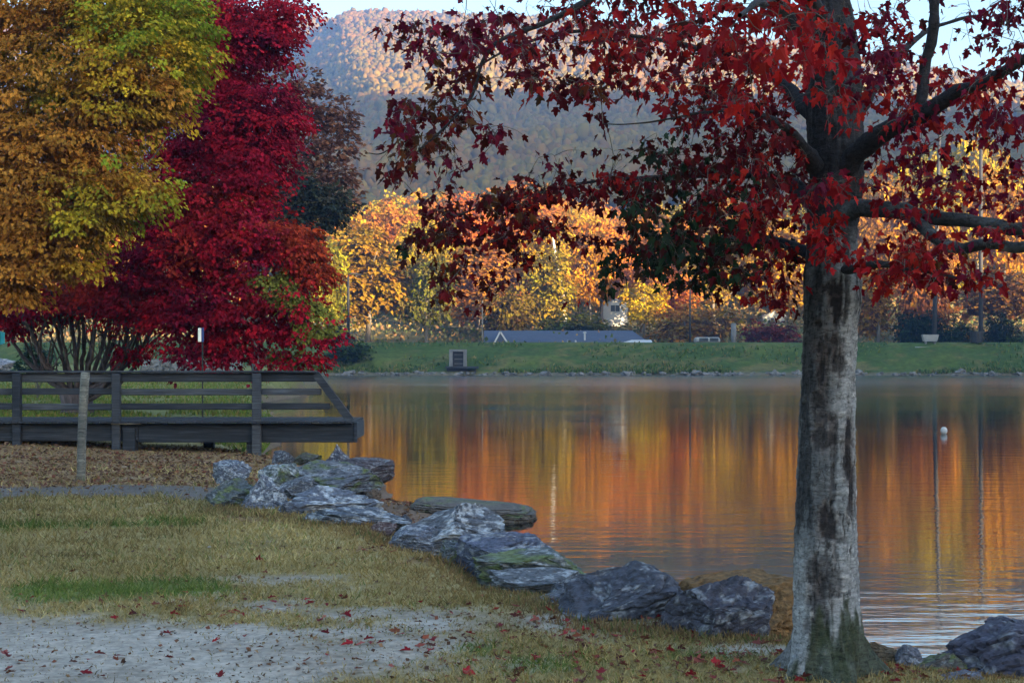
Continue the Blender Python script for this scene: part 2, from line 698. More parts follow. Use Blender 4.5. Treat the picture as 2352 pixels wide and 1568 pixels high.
def build_ground():
    nu, nv = 300, 420
    u = np.linspace(-1, 1, nu)
    t = np.linspace(0, 1, nv)
    Y = -6 + 13.0 * np.minimum(t * 6, 1) + 0 * t
    tt = np.clip((t - 1 / 6) / (5 / 6), 0, 1)
    Y = np.where(t < 1 / 6, Y, 7 * (150 / 7.0) ** tt)
    UU, YY = np.meshgrid(u, Y)
    XX = UU * (7 + np.abs(YY) * .62)
    X, Yf = XX.ravel(), YY.ravel()
    z = ground_z(X, Yf)
    bare, green, lit, pth, mud, n1, n2 = ground_masks(X, Yf)
    c = np.tile(np.array([.20, .150, .060]), (len(X), 1))
    c = lerp(c, (.24, .195, .095), sstep(-.2, .5, n2))
    c = lerp(c, (.13, .10, .05), sstep(.1, .6, n1) * .6)
    c = lerp(c, (.085, .115, .028), green * .75)
    c = lerp(c, (.155, .085, .045), lit * .8)
    c = lerp(c, (.225, .195, .168), bare * .97)
    c = lerp(c, (.285, .255, .225), bare * sstep(-.1, .5, n1 + .4 * n2) * .8)
    c = lerp(c, (.16, .125, .08), bare * sstep(.2, .6, -n1) * .5)
    c = lerp(c, (.075, .068, .072), pth * .9)
    c = lerp(c, (.115, .080, .062), mud * .9)
    c = c * (1 + .18 * n2)[:, None]
    i = (np.arange(nv - 1)[:, None] * nu + np.arange(nu - 1)[None, :]).ravel()
    F = np.stack([i, i + 1, i + nu + 1, i + nu], -1)
    o = link('ground', mesh_np('ground', np.stack([X, Yf, z], -1), F, M_GROUND, c, True))
    tag(o, kind='structure')


build_ground()

# water sheet
wv = np.array([(-420, -60, 0), (420, -60, 0), (420, 196.5, 0), (-420, 196.5, 0)], float)
tag(link('water', mesh_np('water', wv, np.array([[0, 1, 2, 3]]), M_WATER)), kind='structure')


# ------------------------------------------------------------------ far bank (grass dike), slope behind, mountains
def build_far_bank():
    prof = np.array([(193.5, -.9), (195.0, .02), (195.8, .35), (197.5, .75), (200, 1.9), (203.5, 3.3), (206.3, 4.30), (207.6, 4.46), (211.5, 4.48), (214, 3.9), (219, 2.7), (226, 2.2), (238, 3.6), (262, 7.8), (300, 14.5), (350, 24)])
    ts = np.concatenate([np.linspace(0, 8, 60), np.linspace(8, len(prof) - 1, 40)[1:]])
    pr = np.stack([np.interp(ts, range(len(prof)), prof[:, k]) for k in (0, 1)], -1)
    xs = np.arange(-330, 331, 1.1)
    XX, K = np.meshgrid(xs, np.arange(len(pr)))
    Y, Z = pr[K.ravel(), 0], pr[K.ravel(), 1]
    X = XX.ravel()
    p = np.stack([X, Y, 0 * X], -1)
    n = fbm(p * .22, 31, 4)
    n2 = fbm(p * .9, 33, 3)
    Z = Z + .28 * n * sstep(195, 199, Y) * (1 - .75 * sstep(204, 207, Y)) + .05 * n2 + 1.2 * fbm(p * .03, 36, 3) * sstep(225, 250, Y)
    Y = Y + (.9 * n + .5 * n2) * (1 - sstep(195, 200, Y))
    c = np.tile(np.array([.036, .060, .014]), (len(X), 1))
    c = lerp(c, (.062, .080, .018), sstep(-.1, .5, n))
    c = lerp(c, (.100, .082, .030), sstep(.12, .55, n2 + .25 * (1 - sstep(197, 201, Y)) + .25 * fbm(p * .07, 40, 2)) * .75)
    c = lerp(c, (.10, .085, .06), (1 - sstep(195.2, 196.6, Y)) * .9)
    c = lerp(c, (.09, .075, .04), sstep(214, 222, Y) * .8)
    m = len(xs)
    i = (np.arange(len(pr) - 1)[:, None] * m + np.arange(m - 1)[None, :]).ravel()
    F = np.stack([i, i + 1, i + m + 1, i + m], -1)
    tag(link('far_bank', mesh_np('far_bank', np.stack([X, Y, Z], -1), F, M_BANK, c, True)), kind='structure')
    pv = []
    for x in np.arange(-200, 201, 2.0):
        pv += [(x, 208.3, 4.60), (x, 210.4, 4.61)]
    k = np.arange(len(pv) // 2 - 1) * 2
    tag(link('path', mesh_np('path', np.array(pv), np.stack([k, k + 2, k + 3, k + 1], -1), M_PATH)), kind='structure')


build_far_bank()


def hill_z(X, Y):
    X, Y = np.asarray(X, float), np.asarray(Y, float)
    p = np.stack([X, Y, 0 * X], -1)
    rid = np.interp(X, [-900, -400, 60, 300, 650, 1200], [446, 438, 428, 402, 340, 272]) + 5 * fbm(p * .008, 52, 3)
    t = np.clip((Y - 350) / (1900 - 350), 0, 1)
    base = 24 + (rid - 24) * (t ** 1.22)
    base = base + sstep(0, .2, t) * (1 - t * .8) * (24 * fbm(p * .0042, 55, 4) + 10 * fbm(p * .016, 57, 3))
    base = np.where(Y > 1900, base - (Y - 1900) * .25, base)
    xs = -119 - (Y - 1250) * .148 + 14 * fbm(np.stack([0 * X, Y * .01, 0 * X], -1), 59, 3)
    d = np.maximum(xs - X, 0)
    base = base - np.minimum(.66 * d, 190) * sstep(600, 1000, Y)
    m2 = 466 + 5 * fbm(p * .01, 61, 3) - .80 * np.abs(Y - 2050) + 8 * fbm(p * .006, 63, 3)
    m2 = np.where(X < -60, m2, m2 - (X + 60) * .8)
    return np.maximum(base, m2)


def build_hills():
    ys = np.concatenate([np.arange(346, 700, 14.), np.arange(700, 2560, 13.)])
    xs = np.arange(-1150, 1180, 16.)
    XX, YY = np.meshgrid(xs, ys)
    X, Y = XX.ravel(), YY.ravel()
    Z = hill_z(X, Y) - .8 * sstep(350, 346, Y)
    c = np.tile(np.array([.09, .075, .035]), (len(X), 1))
    m = len(xs)
    i = (np.arange(len(ys) - 1)[:, None] * m + np.arange(m - 1)[None, :]).ravel()
    F = np.stack([i, i + 1, i + m + 1, i + m], -1)
    tag(link('mountain', mesh_np('mountain', np.stack([X, Y, Z], -1), F, M_HILL, c, True)), kind='structure')

    # unseen ridge added on the sunward side, crest shaped to shade lake and lower mountain
    us = np.arange(-620, 1320, 12.)
    H = np.interp(us, [-620, -450, 100, 200, 285, 305, 330, 356, 620, 760, 960, 1080, 1180, 1320], [-5, 40, 70, 63, 56, 70, 190, 290, 338, 350, 334, 290, 150, -5])
    H = H + np.where(us > 320, 7, 1.5) * fbm(np.stack([us * .03, 0 * us, 0 * us], -1), 71, 4)
    vs_ = np.linspace(-1, 1, 41)
    V = []
    for k, u_ in enumerate(us):
        half = 70 + max(H[k], 0) * .95
        for q in vs_:
            t_ = 300 + q * half
            xy = SD * t_ + SU * u_
            V.append((xy[0], xy[1], -2 + (H[k] + 2) * (1 - abs(q)) ** 1.1))
    V = np.array(V)
    V[:, 2] += 3.0 * fbm(V * .03, 73, 3) * (np.tile(np.abs(vs_), len(us)) < .9) * (np.tile(np.abs(vs_), len(us)) > .06)
    m = len(vs_)
    i = (np.arange(len(us) - 1)[:, None] * m + np.arange(m - 1)[None, :]).ravel()
    F = np.stack([i, i + 1, i + m + 1, i + m], -1)
    c = np.tile(np.array([.075, .07, .03]), (len(V), 1))
    tag(link('shade_ridge', mesh_np('shade_ridge', V, F, M_HILL, c, True)), kind='structure')


build_hills()

PAL_WOOD = np.array([(.44, .20, .07), (.46, .25, .10), (.46, .33, .09), (.38, .32, .09), (.48, .36, .10), (.42, .28, .12), (.32, .28, .10), (.26, .25, .09), (.44, .29, .14), (.36, .22, .11)]) * np.array([.56, .48, .15])
PAL_WOOD = PAL_WOOD * .5 + PAL_WOOD.mean(0) * .5


def build_forest():
    """the far-off wood that covers the mountain"""
    pts = []
    y = 545.
    while y < 2470:
        sp = 4.4 + np.clip(y - 500, 0, 2000) * .0016
        x0, x1 = -.375 * y - 20, .375 * y + 20
        xs = np.arange(x0, x1, sp)
        pts.append(np.stack([xs + rng.uniform(-.45, .45, len(xs)) * sp, y + rng.uniform(-.5, .5, len(xs)) * sp], -1))
        y += sp * .95
    p = np.concatenate(pts)
    z = hill_z(p[:, 0], p[:, 1])
    # leave out slopes that lie behind the crest
    keep = ~((p[:, 1] > 1940) & (z < 330))
    p, z = p[keep], z[keep]
    n = len(p)
    q = np.stack([p[:, 0], p[:, 1], 0 * z], -1)
    patch = fbm(q * .012, 81, 3)
    idx = np.clip(((patch * .9 + .5) * 6 + rng.normal(0, 2.2, n)).astype(int), 0, len(PAL_WOOD) - 1)
    col = PAL_WOOD[idx] * rng.uniform(.86, 1.10, (n, 1))
    size = rng.uniform(3.6, 6.4, n) * np.clip(.36 + p[:, 1] / 5000, .4, .75)
    ht = size * rng.uniform(1.0, 1.5, n)
    # every crown: a lumpy ball of jittered vertices, finer on the nearer slope
    Vs, Fs, Cs, n0 = [], [], [], 0
    for sub, sel in ((1, p[:, 1] < 1150), (0, p[:, 1] >= 1150)):
        V0, F0 = ico(sub)
        m, n = len(V0), int(sel.sum())
        var = np.array([V0 * (1 + .5 * np.random.default_rng(90 + k).uniform(-1, 1, (m, 1))) for k in range(16)])[rng.integers(0, 16, n)]
        a = rng.uniform(0, 6.28, n)
        ca, sa = np.cos(a)[:, None], np.sin(a)[:, None]
        X = var[:, :, 0] * ca - var[:, :, 1] * sa
        Yv = var[:, :, 0] * sa + var[:, :, 1] * ca
        sz, h, q = size[sel][:, None], ht[sel], p[sel]
        V = np.stack([X * sz + q[:, :1], Yv * sz + q[:, 1:], var[:, :, 2] * h[:, None] + (z[sel] + h * .9 + rng.uniform(0, 3.5, n))[:, None]], -1)
        Vs.append(V.reshape(-1, 3))
        Fs.append((F0[None] + (np.arange(n) * m)[:, None, None]).reshape(-1, 3) + n0)
        Cs.append((np.repeat(col[sel][:, None, :], m, 1) * rng.uniform(.88, 1.12, (n, m, 1))).reshape(-1, 3))
        n0 += n * m
    o = link('forest', mesh_np('forest', np.concatenate(Vs), np.concatenate(Fs), M_LEAF_FAR2, np.concatenate(Cs), True))
    tag(o, kind='stuff')


build_forest()


# ------------------------------------------------------------------ leaf cards
def kite_cards(C, A, Nn, L, W, col, fold=.18):
    """kite-shaped leaves folded along the midrib: C base, A along, Nn normal"""
    S = unit(np.cross(A, Nn))
    Nn = np.cross(S, A)
    L, W = L[:, None], W[:, None]
    tip = C + A * L
    mid = C + A * L * .45 + Nn * L * fold * 0
    a = mid + S * W + Nn * W * fold * 2
    b = mid - S * W + Nn * W * fold * 2
    n = len(C)
    V = np.stack([C, a, tip, b], 1).reshape(-1, 3)
    k = np.arange(n)[:, None] * 4
    F = np.concatenate([k + np.array([[0, 1, 2]]), k + np.array([[0, 2, 3]])])
    return V, F, np.repeat(col, 4, 0)


def crown_cards(lumps, n_spray, per, leaf, spread, droop, r, inner=.45, layer=0.):
    """leaves in flat drooping sprays through a set of ellipsoids; lumps rows: cx,cy,cz,rx,ry,rz.  Returns spray index too."""
    lumps = np.asarray(lumps, float)
    wgt = (lumps[:, 3] * lumps[:, 5] + lumps[:, 3] * lumps[:, 4]) ** 1.0
    k = r.choice(len(lumps), n_spray, p=wgt / wgt.sum())
    d = unit(r.normal(size=(n_spray, 3)))
    rad = inner + (1 - inner) * r.uniform(0, 1, n_spray) ** .6
    rad = rad * (1 + .12 * r.normal(size=n_spray))
    c = lumps[k, :3] + d * lumps[k, 3:] * rad[:, None]
    if layer:       # boughs in tiers that dip outwards
        ph, sl_, sx_ = r.uniform(0, 1, len(lumps))[k], r.uniform(.15, .6, len(lumps))[k], r.normal(0, .25, len(lumps))[k]
        tl = ph + sl_ * np.hypot(c[:, 0] - lumps[k, 0], c[:, 1] - lumps[k, 1]) + sx_ * (c[:, 0] - lumps[k, 0]) + .7 * fbm(c * .6, 5, 3)
        zq = (c[:, 2] + tl) / layer
        c[:, 2] = (zq + (np.round(zq) - zq) * .55) * layer - tl
    outw = d.copy()
    outw[:, 2] *= .35
    outw = unit(outw)
    out = unit(outw + np.array([0, 0, -droop]) + .25 * r.normal(size=(n_spray, 3)))
    side = unit(np.cross(out, np.array([0, 0, 1.]) + .25 * r.normal(size=(n_spray, 3))))
    nrm = np.cross(side, out)
    m = n_spray * per
    si = np.repeat(np.arange(n_spray), per)
    a = r.uniform(-.2, 1, m) * spread
    b = r.normal(0, .33, m) * spread
    h = r.normal(0, .09, m) * spread
    base = c[si] + out[si] * a[:, None] + side[si] * b[:, None] + nrm[si] * h[:, None]
    al = unit(out[si] + side[si] * np.sign(b)[:, None] * r.uniform(0, .9, m)[:, None] + np.array([0, 0, -droop * .5]) + .24 * r.normal(size=(m, 3)))
    nn = unit(nrm[si] + .32 * r.normal(size=(m, 3)))
    L = leaf * r.uniform(.45, 1.5, m)
    return base, al, nn, L, si, c


def px_lumps(rows, k=1.0):
    """rows: px, py, half width px, half height px, distance, depth radius"""
    out = []
    for px, py, rx, ry, Y, dy in rows:
        c = P(px, py, Y)
        out.append((c[0], c[1], c[2], rx / FPX * Y * k, dy, ry / FPX * Y * k))
    return np.array(out)


# ------------------------------------------------------------------ trees across the lake
def far_proto(kind, seed, n=3800):
    r = np.random.default_rng(seed)
    L = []
    if kind == 'round':
        for _ in range(17):
            d = unit(r.normal(size=3))
            d[2] = d[2] * .8
            L.append((d[0] * .22, d[1] * .22, .60 + d[2] * .26, *(r.uniform(.10, .17) * np.array([1, 1, .85]))))
    elif kind == 'tall':
        for _ in range(17):
            h = r.uniform(.28, .95)
            rr = .19 * math.sin(min(1, (1.05 - h) * 1.6 + .1) * 1.5)
            a = r.uniform(0, 6.28)
            L.append((math.cos(a) * rr * .7, math.sin(a) * rr * .7, h - .04, *(r.uniform(.08, .13) * np.array([1, 1, 1.1]))))
    elif kind == 'bush':
        for _ in range(13):
            a, q = r.uniform(0, 6.28), r.uniform(0, .42)
            L.append((math.cos(a) * q, math.sin(a) * q, r.uniform(.2, .72) * (1 - q * .7), *(r.uniform(.2, .32) * np.array([1, 1, .8]))))
    else:  # cone
        for h in np.linspace(.08, .95, 17):
            a = r.uniform(0, 6.28)
            rr = .26 * (1 - h) + .03
            L.append((math.cos(a) * rr * .35, math.sin(a) * rr * .35, h, rr, rr, .09))
    sp = .085 if kind != 'bush' else .14
    base, al, nn, Lf, si, c = crown_cards(L, n // 8, 8, 0.036 if kind != 'bush' else .06, sp, .5, r)
    base[:, 2] = np.maximum(base[:, 2], .02)
    v = np.repeat(r.uniform(.35, 1.3, n // 8), 8)[:, None] * r.uniform(.8, 1.2, (len(base), 1))
    hue = np.repeat(r.normal(0, .12, n // 8), 8)[:, None]
    col = v * np.concatenate([1 + 0 * hue, 1 + hue, 1 - hue], 1)
    V, F, C = kite_cards(base, al, nn, Lf, Lf * .42, col)
    crown = mesh_np('crown', V, F, M_LEAF_FAR, C)
    mb = MB()
    if kind == 'bush':
        for a in range(4):
            an = a * 1.57 + .4
            mb.tube([(0, 0, -.05), (math.cos(an) * .1, math.sin(an) * .1, .25), (math.cos(an) * .26, math.sin(an) * .26, .55)], [.03, .022, .008], 6)
    else:
        w1 = r.normal(0, .012, 6)
        mb.tube([(w1[0], w1[1], -.05), (w1[2], 0, .25), (w1[3], w1[4], .5), (w1[5], 0, .82)], [.022, .017, .012, .004], 7)
        for _ in range(9):
            h, a = r.uniform(.25, .7), r.uniform(0, 6.28)
            q = r.uniform(.14, .26)
            mb.tube([(0, 0, h), (math.cos(a) * q * .5, math.sin(a) * q * .5, h + .09), (math.cos(a) * q, math.sin(a) * q, h + .16)], [.008, .006, .002], 5)
    F2 = [np.concatenate(x) for x in mb.f.values() if x]
    trunk = mesh_np('trunk', np.concatenate(mb.v), F2, M_BARK_FAR, smooth=True)
    return crown, trunk


PROTO = {k: [far_proto(k, 200 + 31 * j + i) for i in range(n)] for j, (k, n) in enumerate((('round', 4), ('tall', 3), ('bush', 3), ('cone', 1)))}


def bank_z(X, Y):
    return float(np.interp(Y, [207, 211.5, 214, 219, 226, 238, 262, 300, 350], [4.4, 4.45, 3.9, 2.7, 2.2, 3.6, 7.8, 14.5, 24])) if Y < 350 else float(hill_z(np.array([X]), np.array([Y]))[0])


TREES = [  # left edge, right edge, top (picture), distance, kind, colour, name, label
    (690, 810, 515, 228, 'round', (.25, .26, .06), 'broadleaf_tree', 'pale olive-yellow tree beyond the bank, left of the street lamp'),
    (770, 925, 505, 234, 'tall', (.30, .20, .05), 'broadleaf_tree', 'golden brown tree just right of the street lamp'),
    (905, 1050, 570, 232, 'round', (.15, .165, .095), 'broadleaf_tree', 'grey-green hazy tree between the golden brown tree and the blue roof'),
    (820, 985, 445, 292, 'round', (.46, .19, .09), 'broadleaf_tree', 'salmon-topped tree rising behind the golden brown tree'),
    (975, 1150, 408, 300, 'round', (.56, .17, .05), 'broadleaf_tree', 'tall bright orange-red tree crown at the top of the far wood'),
    (905, 1040, 470, 268, 'round', (.38, .30, .06), 'broadleaf_tree', 'yellow-olive crown below the salmon-topped tree'),
    (1030, 1170, 545, 255, 'tall', (.46, .22, .10), 'broadleaf_tree', 'pinkish orange tree above the left end of the blue roof'),
    (1125, 1270, 405, 305, 'round', (.55, .20, .08), 'broadleaf_tree', 'coral orange crown seen through the lower maple branch'),
    (1180, 1320, 490, 270, 'round', (.50, .33, .05), 'broadleaf_tree', 'clear yellow crown behind the pale leaning trunk'),
    (1215, 1310, 560, 252, 'tall', (.32, .27, .07), 'sycamore_tree', 'olive tree with a pale leaning bare trunk above the blue roof'),
    (1300, 1410, 540, 258, 'round', (.58, .30, .03), 'broadleaf_tree', 'glowing golden orange tree left of the small white house'),
    (1255, 1380, 470, 300, 'round', (.44, .27, .07), 'broadleaf_tree', 'ochre crown high above the golden orange tree'),
    (1100, 1240, 650, 243, 'bush', (.17, .13, .06), 'thicket_shrub', 'brown bare-looking thicket behind the left end of the blue roof'),
    (1240, 1400, 715, 240, 'bush', (.07, .09, .035), 'thicket_shrub', 'dark green shrub behind the middle of the blue roof'),
    (1420, 1540, 632, 244, 'round', (.54, .42, .04), 'broadleaf_tree', 'lemon yellow small tree partly covering the white house'),
    (1480, 1610, 612, 250, 'round', (.60, .20, .09), 'broadleaf_tree', 'coral red round tree right of the lemon yellow tree'),
    (1500, 1680, 690, 237, 'bush', (.28, .17, .09), 'thicket_shrub', 'russet brushy shrub at the right end of the blue roof'),
    (1560, 1720, 560, 262, 'round', (.42, .30, .12), 'broadleaf_tree', 'tan-yellow tree behind the thin dark pole'),
    (1680, 1850, 470, 268, 'tall', (.52, .32, .05), 'broadleaf_tree', 'tall golden tree just left of the big maple trunk'),
    (1400, 1560, 470, 306, 'round', (.44, .20, .08), 'broadleaf_tree', 'rust crown behind the green maple leaves'),
    (1560, 1740, 430, 310, 'round', (.50, .28, .09), 'broadleaf_tree', 'peach-coloured crown high behind the maple leaves'),
    (1690, 1850, 735, 222, 'bush', (.16, .022, .035), 'red_shrub', 'low wine-red shrub on the bank left of the big maple trunk'),
    (1965, 2065, 600, 221, 'tall', (.30, .17, .035), 'broadleaf_tree', 'orange-brown columnar tree just right of the big maple trunk'),
    (1950, 2110, 380, 285, 'round', (.46, .24, .05), 'broadleaf_tree', 'amber crown right of the big maple trunk'),
    (2040, 2200, 300, 300, 'round', (.42, .36, .06), 'broadleaf_tree', 'yellow-green crown above the right fork of the maple limb'),
    (2160, 2330, 275, 306, 'round', (.50, .40, .06), 'broadleaf_tree', 'pale yellow crown under the sky gap'),
    (2215, 2400, 355, 276, 'round', (.62, .32, .03), 'broadleaf_tree', 'bright orange-gold crown at the right edge of the far wood'),
    (2060, 2220, 500, 262, 'round', (.50, .25, .07), 'broadleaf_tree', 'orange crown behind the twin horizontal maple limbs'),
    (2050, 2210, 590, 240, 'bush', (.22, .09, .05), 'thicket_shrub', 'russet thicket behind the dark yews'),
    (2200, 2400, 600, 246, 'round', (.19, .10, .05), 'broadleaf_tree', 'dull brown tree behind the two tall light poles'),
    (2052, 2165, 708, 217, 'bush', (.018, .036, .026), 'yew_shrub', 'tall dark yew behind the concrete bench'),
    (2140, 2232, 738, 216, 'bush', (.022, .048, .030), 'yew_shrub', 'low rounded dark yew between the two tall light poles'),
    (2255, 2345, 712, 218, 'bush', (.020, .034, .026), 'yew_shrub', 'dark yew behind the litter bin'),
    (2320, 2420, 768, 214, 'bush', (.06, .10, .03), 'leafy_shrub', 'light green low shrub at the right edge of the bank'),
    (735, 860, 780, 200.5, 'bush', (.030, .058, .022), 'leafy_shrub', 'dark green shrub on the water side of the far bank'),
    (730, 800, 735, 214, 'bush', (.05, .06, .03), 'leafy_shrub', 'dull green shrub at the foot of the street lamp'),
]
for j, (xa, xb, top, Y, kind, colr, nm, lab) in enumerate(TREES):
    cx = PX((xa + xb) / 2, Y)
    base = bank_z(cx, Y) if Y > 205 else 1.2
    ztop = PZ(top, Y)
    h = ztop - base
    wd = (xb - xa) / FPX * Y
    cr, tr = PROTO[kind][j % len(PROTO[kind])]
    natw = {'round': .72, 'tall': .44, 'bush': 1.15, 'cone': .55}[kind]
    root = empty(nm, (cx, Y, base))
    tag(root, lab, 'shrub' if 'shrub' in nm else 'tree', 'autumn trees and shrubs across the lake')
    for me, pn in ((cr, 'crown'), (tr, 'trunk')):
        o = link(pn, me, root)
        s = wd / natw
        hz_ = h / (.98 if kind != 'bush' else .86)
        o.scale = (s, s, hz_)
        o.rotation_euler = (0, 0, j * 1.7)
        o.color = rgba((colr[0] * .70, colr[1] * .585, colr[2] * .12))
    if nm == 'sycamore_tree':
        tr_o = [c for c in root.children if c.name.startswith('trunk')][0]
        bpy.data.objects.remove(tr_o)
        a, b = P(1300, 757, Y), P(1276, 590, Y)
        off = np.array([cx, Y, base])
        MB().tube(np.array([a + (0, 0, -3), a, (a + b) / 2 + (.25, 0, 0), b, b + (-.8, 0, 6)]) - off, [.42, .4, .33, .25, .08], 8).build('trunk', M_BARK_PALE, root, True)


def build_woods():
    """the mass of the wood behind the single trees"""
    r = np.random.default_rng(77)
    Vs, Fs, Cs, n0 = [], [], [], 0
    pal = np.array([(.52, .20, .06), (.50, .24, .10), (.50, .33, .06), (.40, .33, .06), (.46, .17, .07), (.30, .24, .07), (.55, .27, .04), (.22, .15, .07)]) * np.array([.76, .66, .14])
    protos = []
    for s in range(6):
        q = np.random.default_rng(500 + s)
        L = []
        for _ in range(13):
            d = unit(q.normal(size=3))
            L.append((d[0] * .24, d[1] * .24, .58 + d[2] * .24, *(q.uniform(.11, .18) * np.array([1, 1, .9]))))
        base, al, nn, Lf, si, c = crown_cards(L, 110, 10, .045, .10, .5, q, .4)
        v = np.repeat(q.uniform(.6, 1.2, 110), 10)[:, None] * q.uniform(.8, 1.2, (len(base), 1))
        protos.append(kite_cards(base, al, nn, Lf, Lf * .45, np.repeat(v, 3, 1)))
    for _ in range(340):
        Y = r.uniform(272, 405)
        X = r.uniform(-.42, .42) * Y
        V, F, C = protos[r.integers(6)]
        h = r.uniform(12, 19)
        wd = h * r.uniform(.75, 1.0)
        a = r.uniform(0, 6.28)
        ca, sa = math.cos(a), math.sin(a)
        W = np.stack([(V[:, 0] * ca - V[:, 1] * sa) * wd + X, (V[:, 0] * sa + V[:, 1] * ca) * wd + Y, V[:, 2] * h + bank_z(X, Y) - .5], -1)
        Vs.append(W)
        Fs.append(F + n0)
        k = int(np.clip(r.normal(3.2 + 2.5 * math.sin(X * .05 + Y * .013), 1.8), 0, 7))
        Cs.append(C * pal[k])
        n0 += len(V)
    o = link('woods', mesh_np('woods', np.concatenate(Vs), np.concatenate(Fs), M_LEAF_FAR2, np.concatenate(Cs)))
    tag(o, kind='stuff')
    # low growth under the trees
    m = 26000
    Y = r.uniform(216, 300, m)
    X = r.uniform(-.4, .4, m) * Y
    z = np.interp(Y, [207, 211.5, 214, 219, 226, 238, 262, 300], [4.4, 4.45, 3.9, 2.7, 2.2, 3.6, 7.8, 14.5])
    hh = .3 + 2.6 * np.clip(fbm(np.stack([X, Y, 0 * X], -1) * .12, 97, 3) + .35, 0, 1)
    inb = (np.abs(X - 8) < 15) & (Y > 217) & (Y < 234)
    keep = ~inb & ~((np.abs(X - 18) < 4.5) & (Y > 255) & (Y < 272))
    X, Y, z, hh = X[keep], Y[keep], z[keep], hh[keep]
    m = len(X)
    C = np.stack([X, Y, z + hh * r.uniform(0, 1, m)], -1)
    up = unit(r.normal(size=(m, 3)) + (0, 0, .6))
    cpal = np.array([(.10, .10, .035), (.16, .12, .05), (.20, .11, .05), (.07, .09, .03), (.26, .17, .06)])
    L = r.uniform(.4, .95, m)
    V, F, Cc = kite_cards(C, up, unit(r.normal(size=(m, 3))), L, L * .4, cpal[r.integers(0, 5, m)])
    tag(link('undergrowth', mesh_np('undergrowth', V, F, M_LEAF_FAR2, Cc)), kind='stuff')


build_woods()


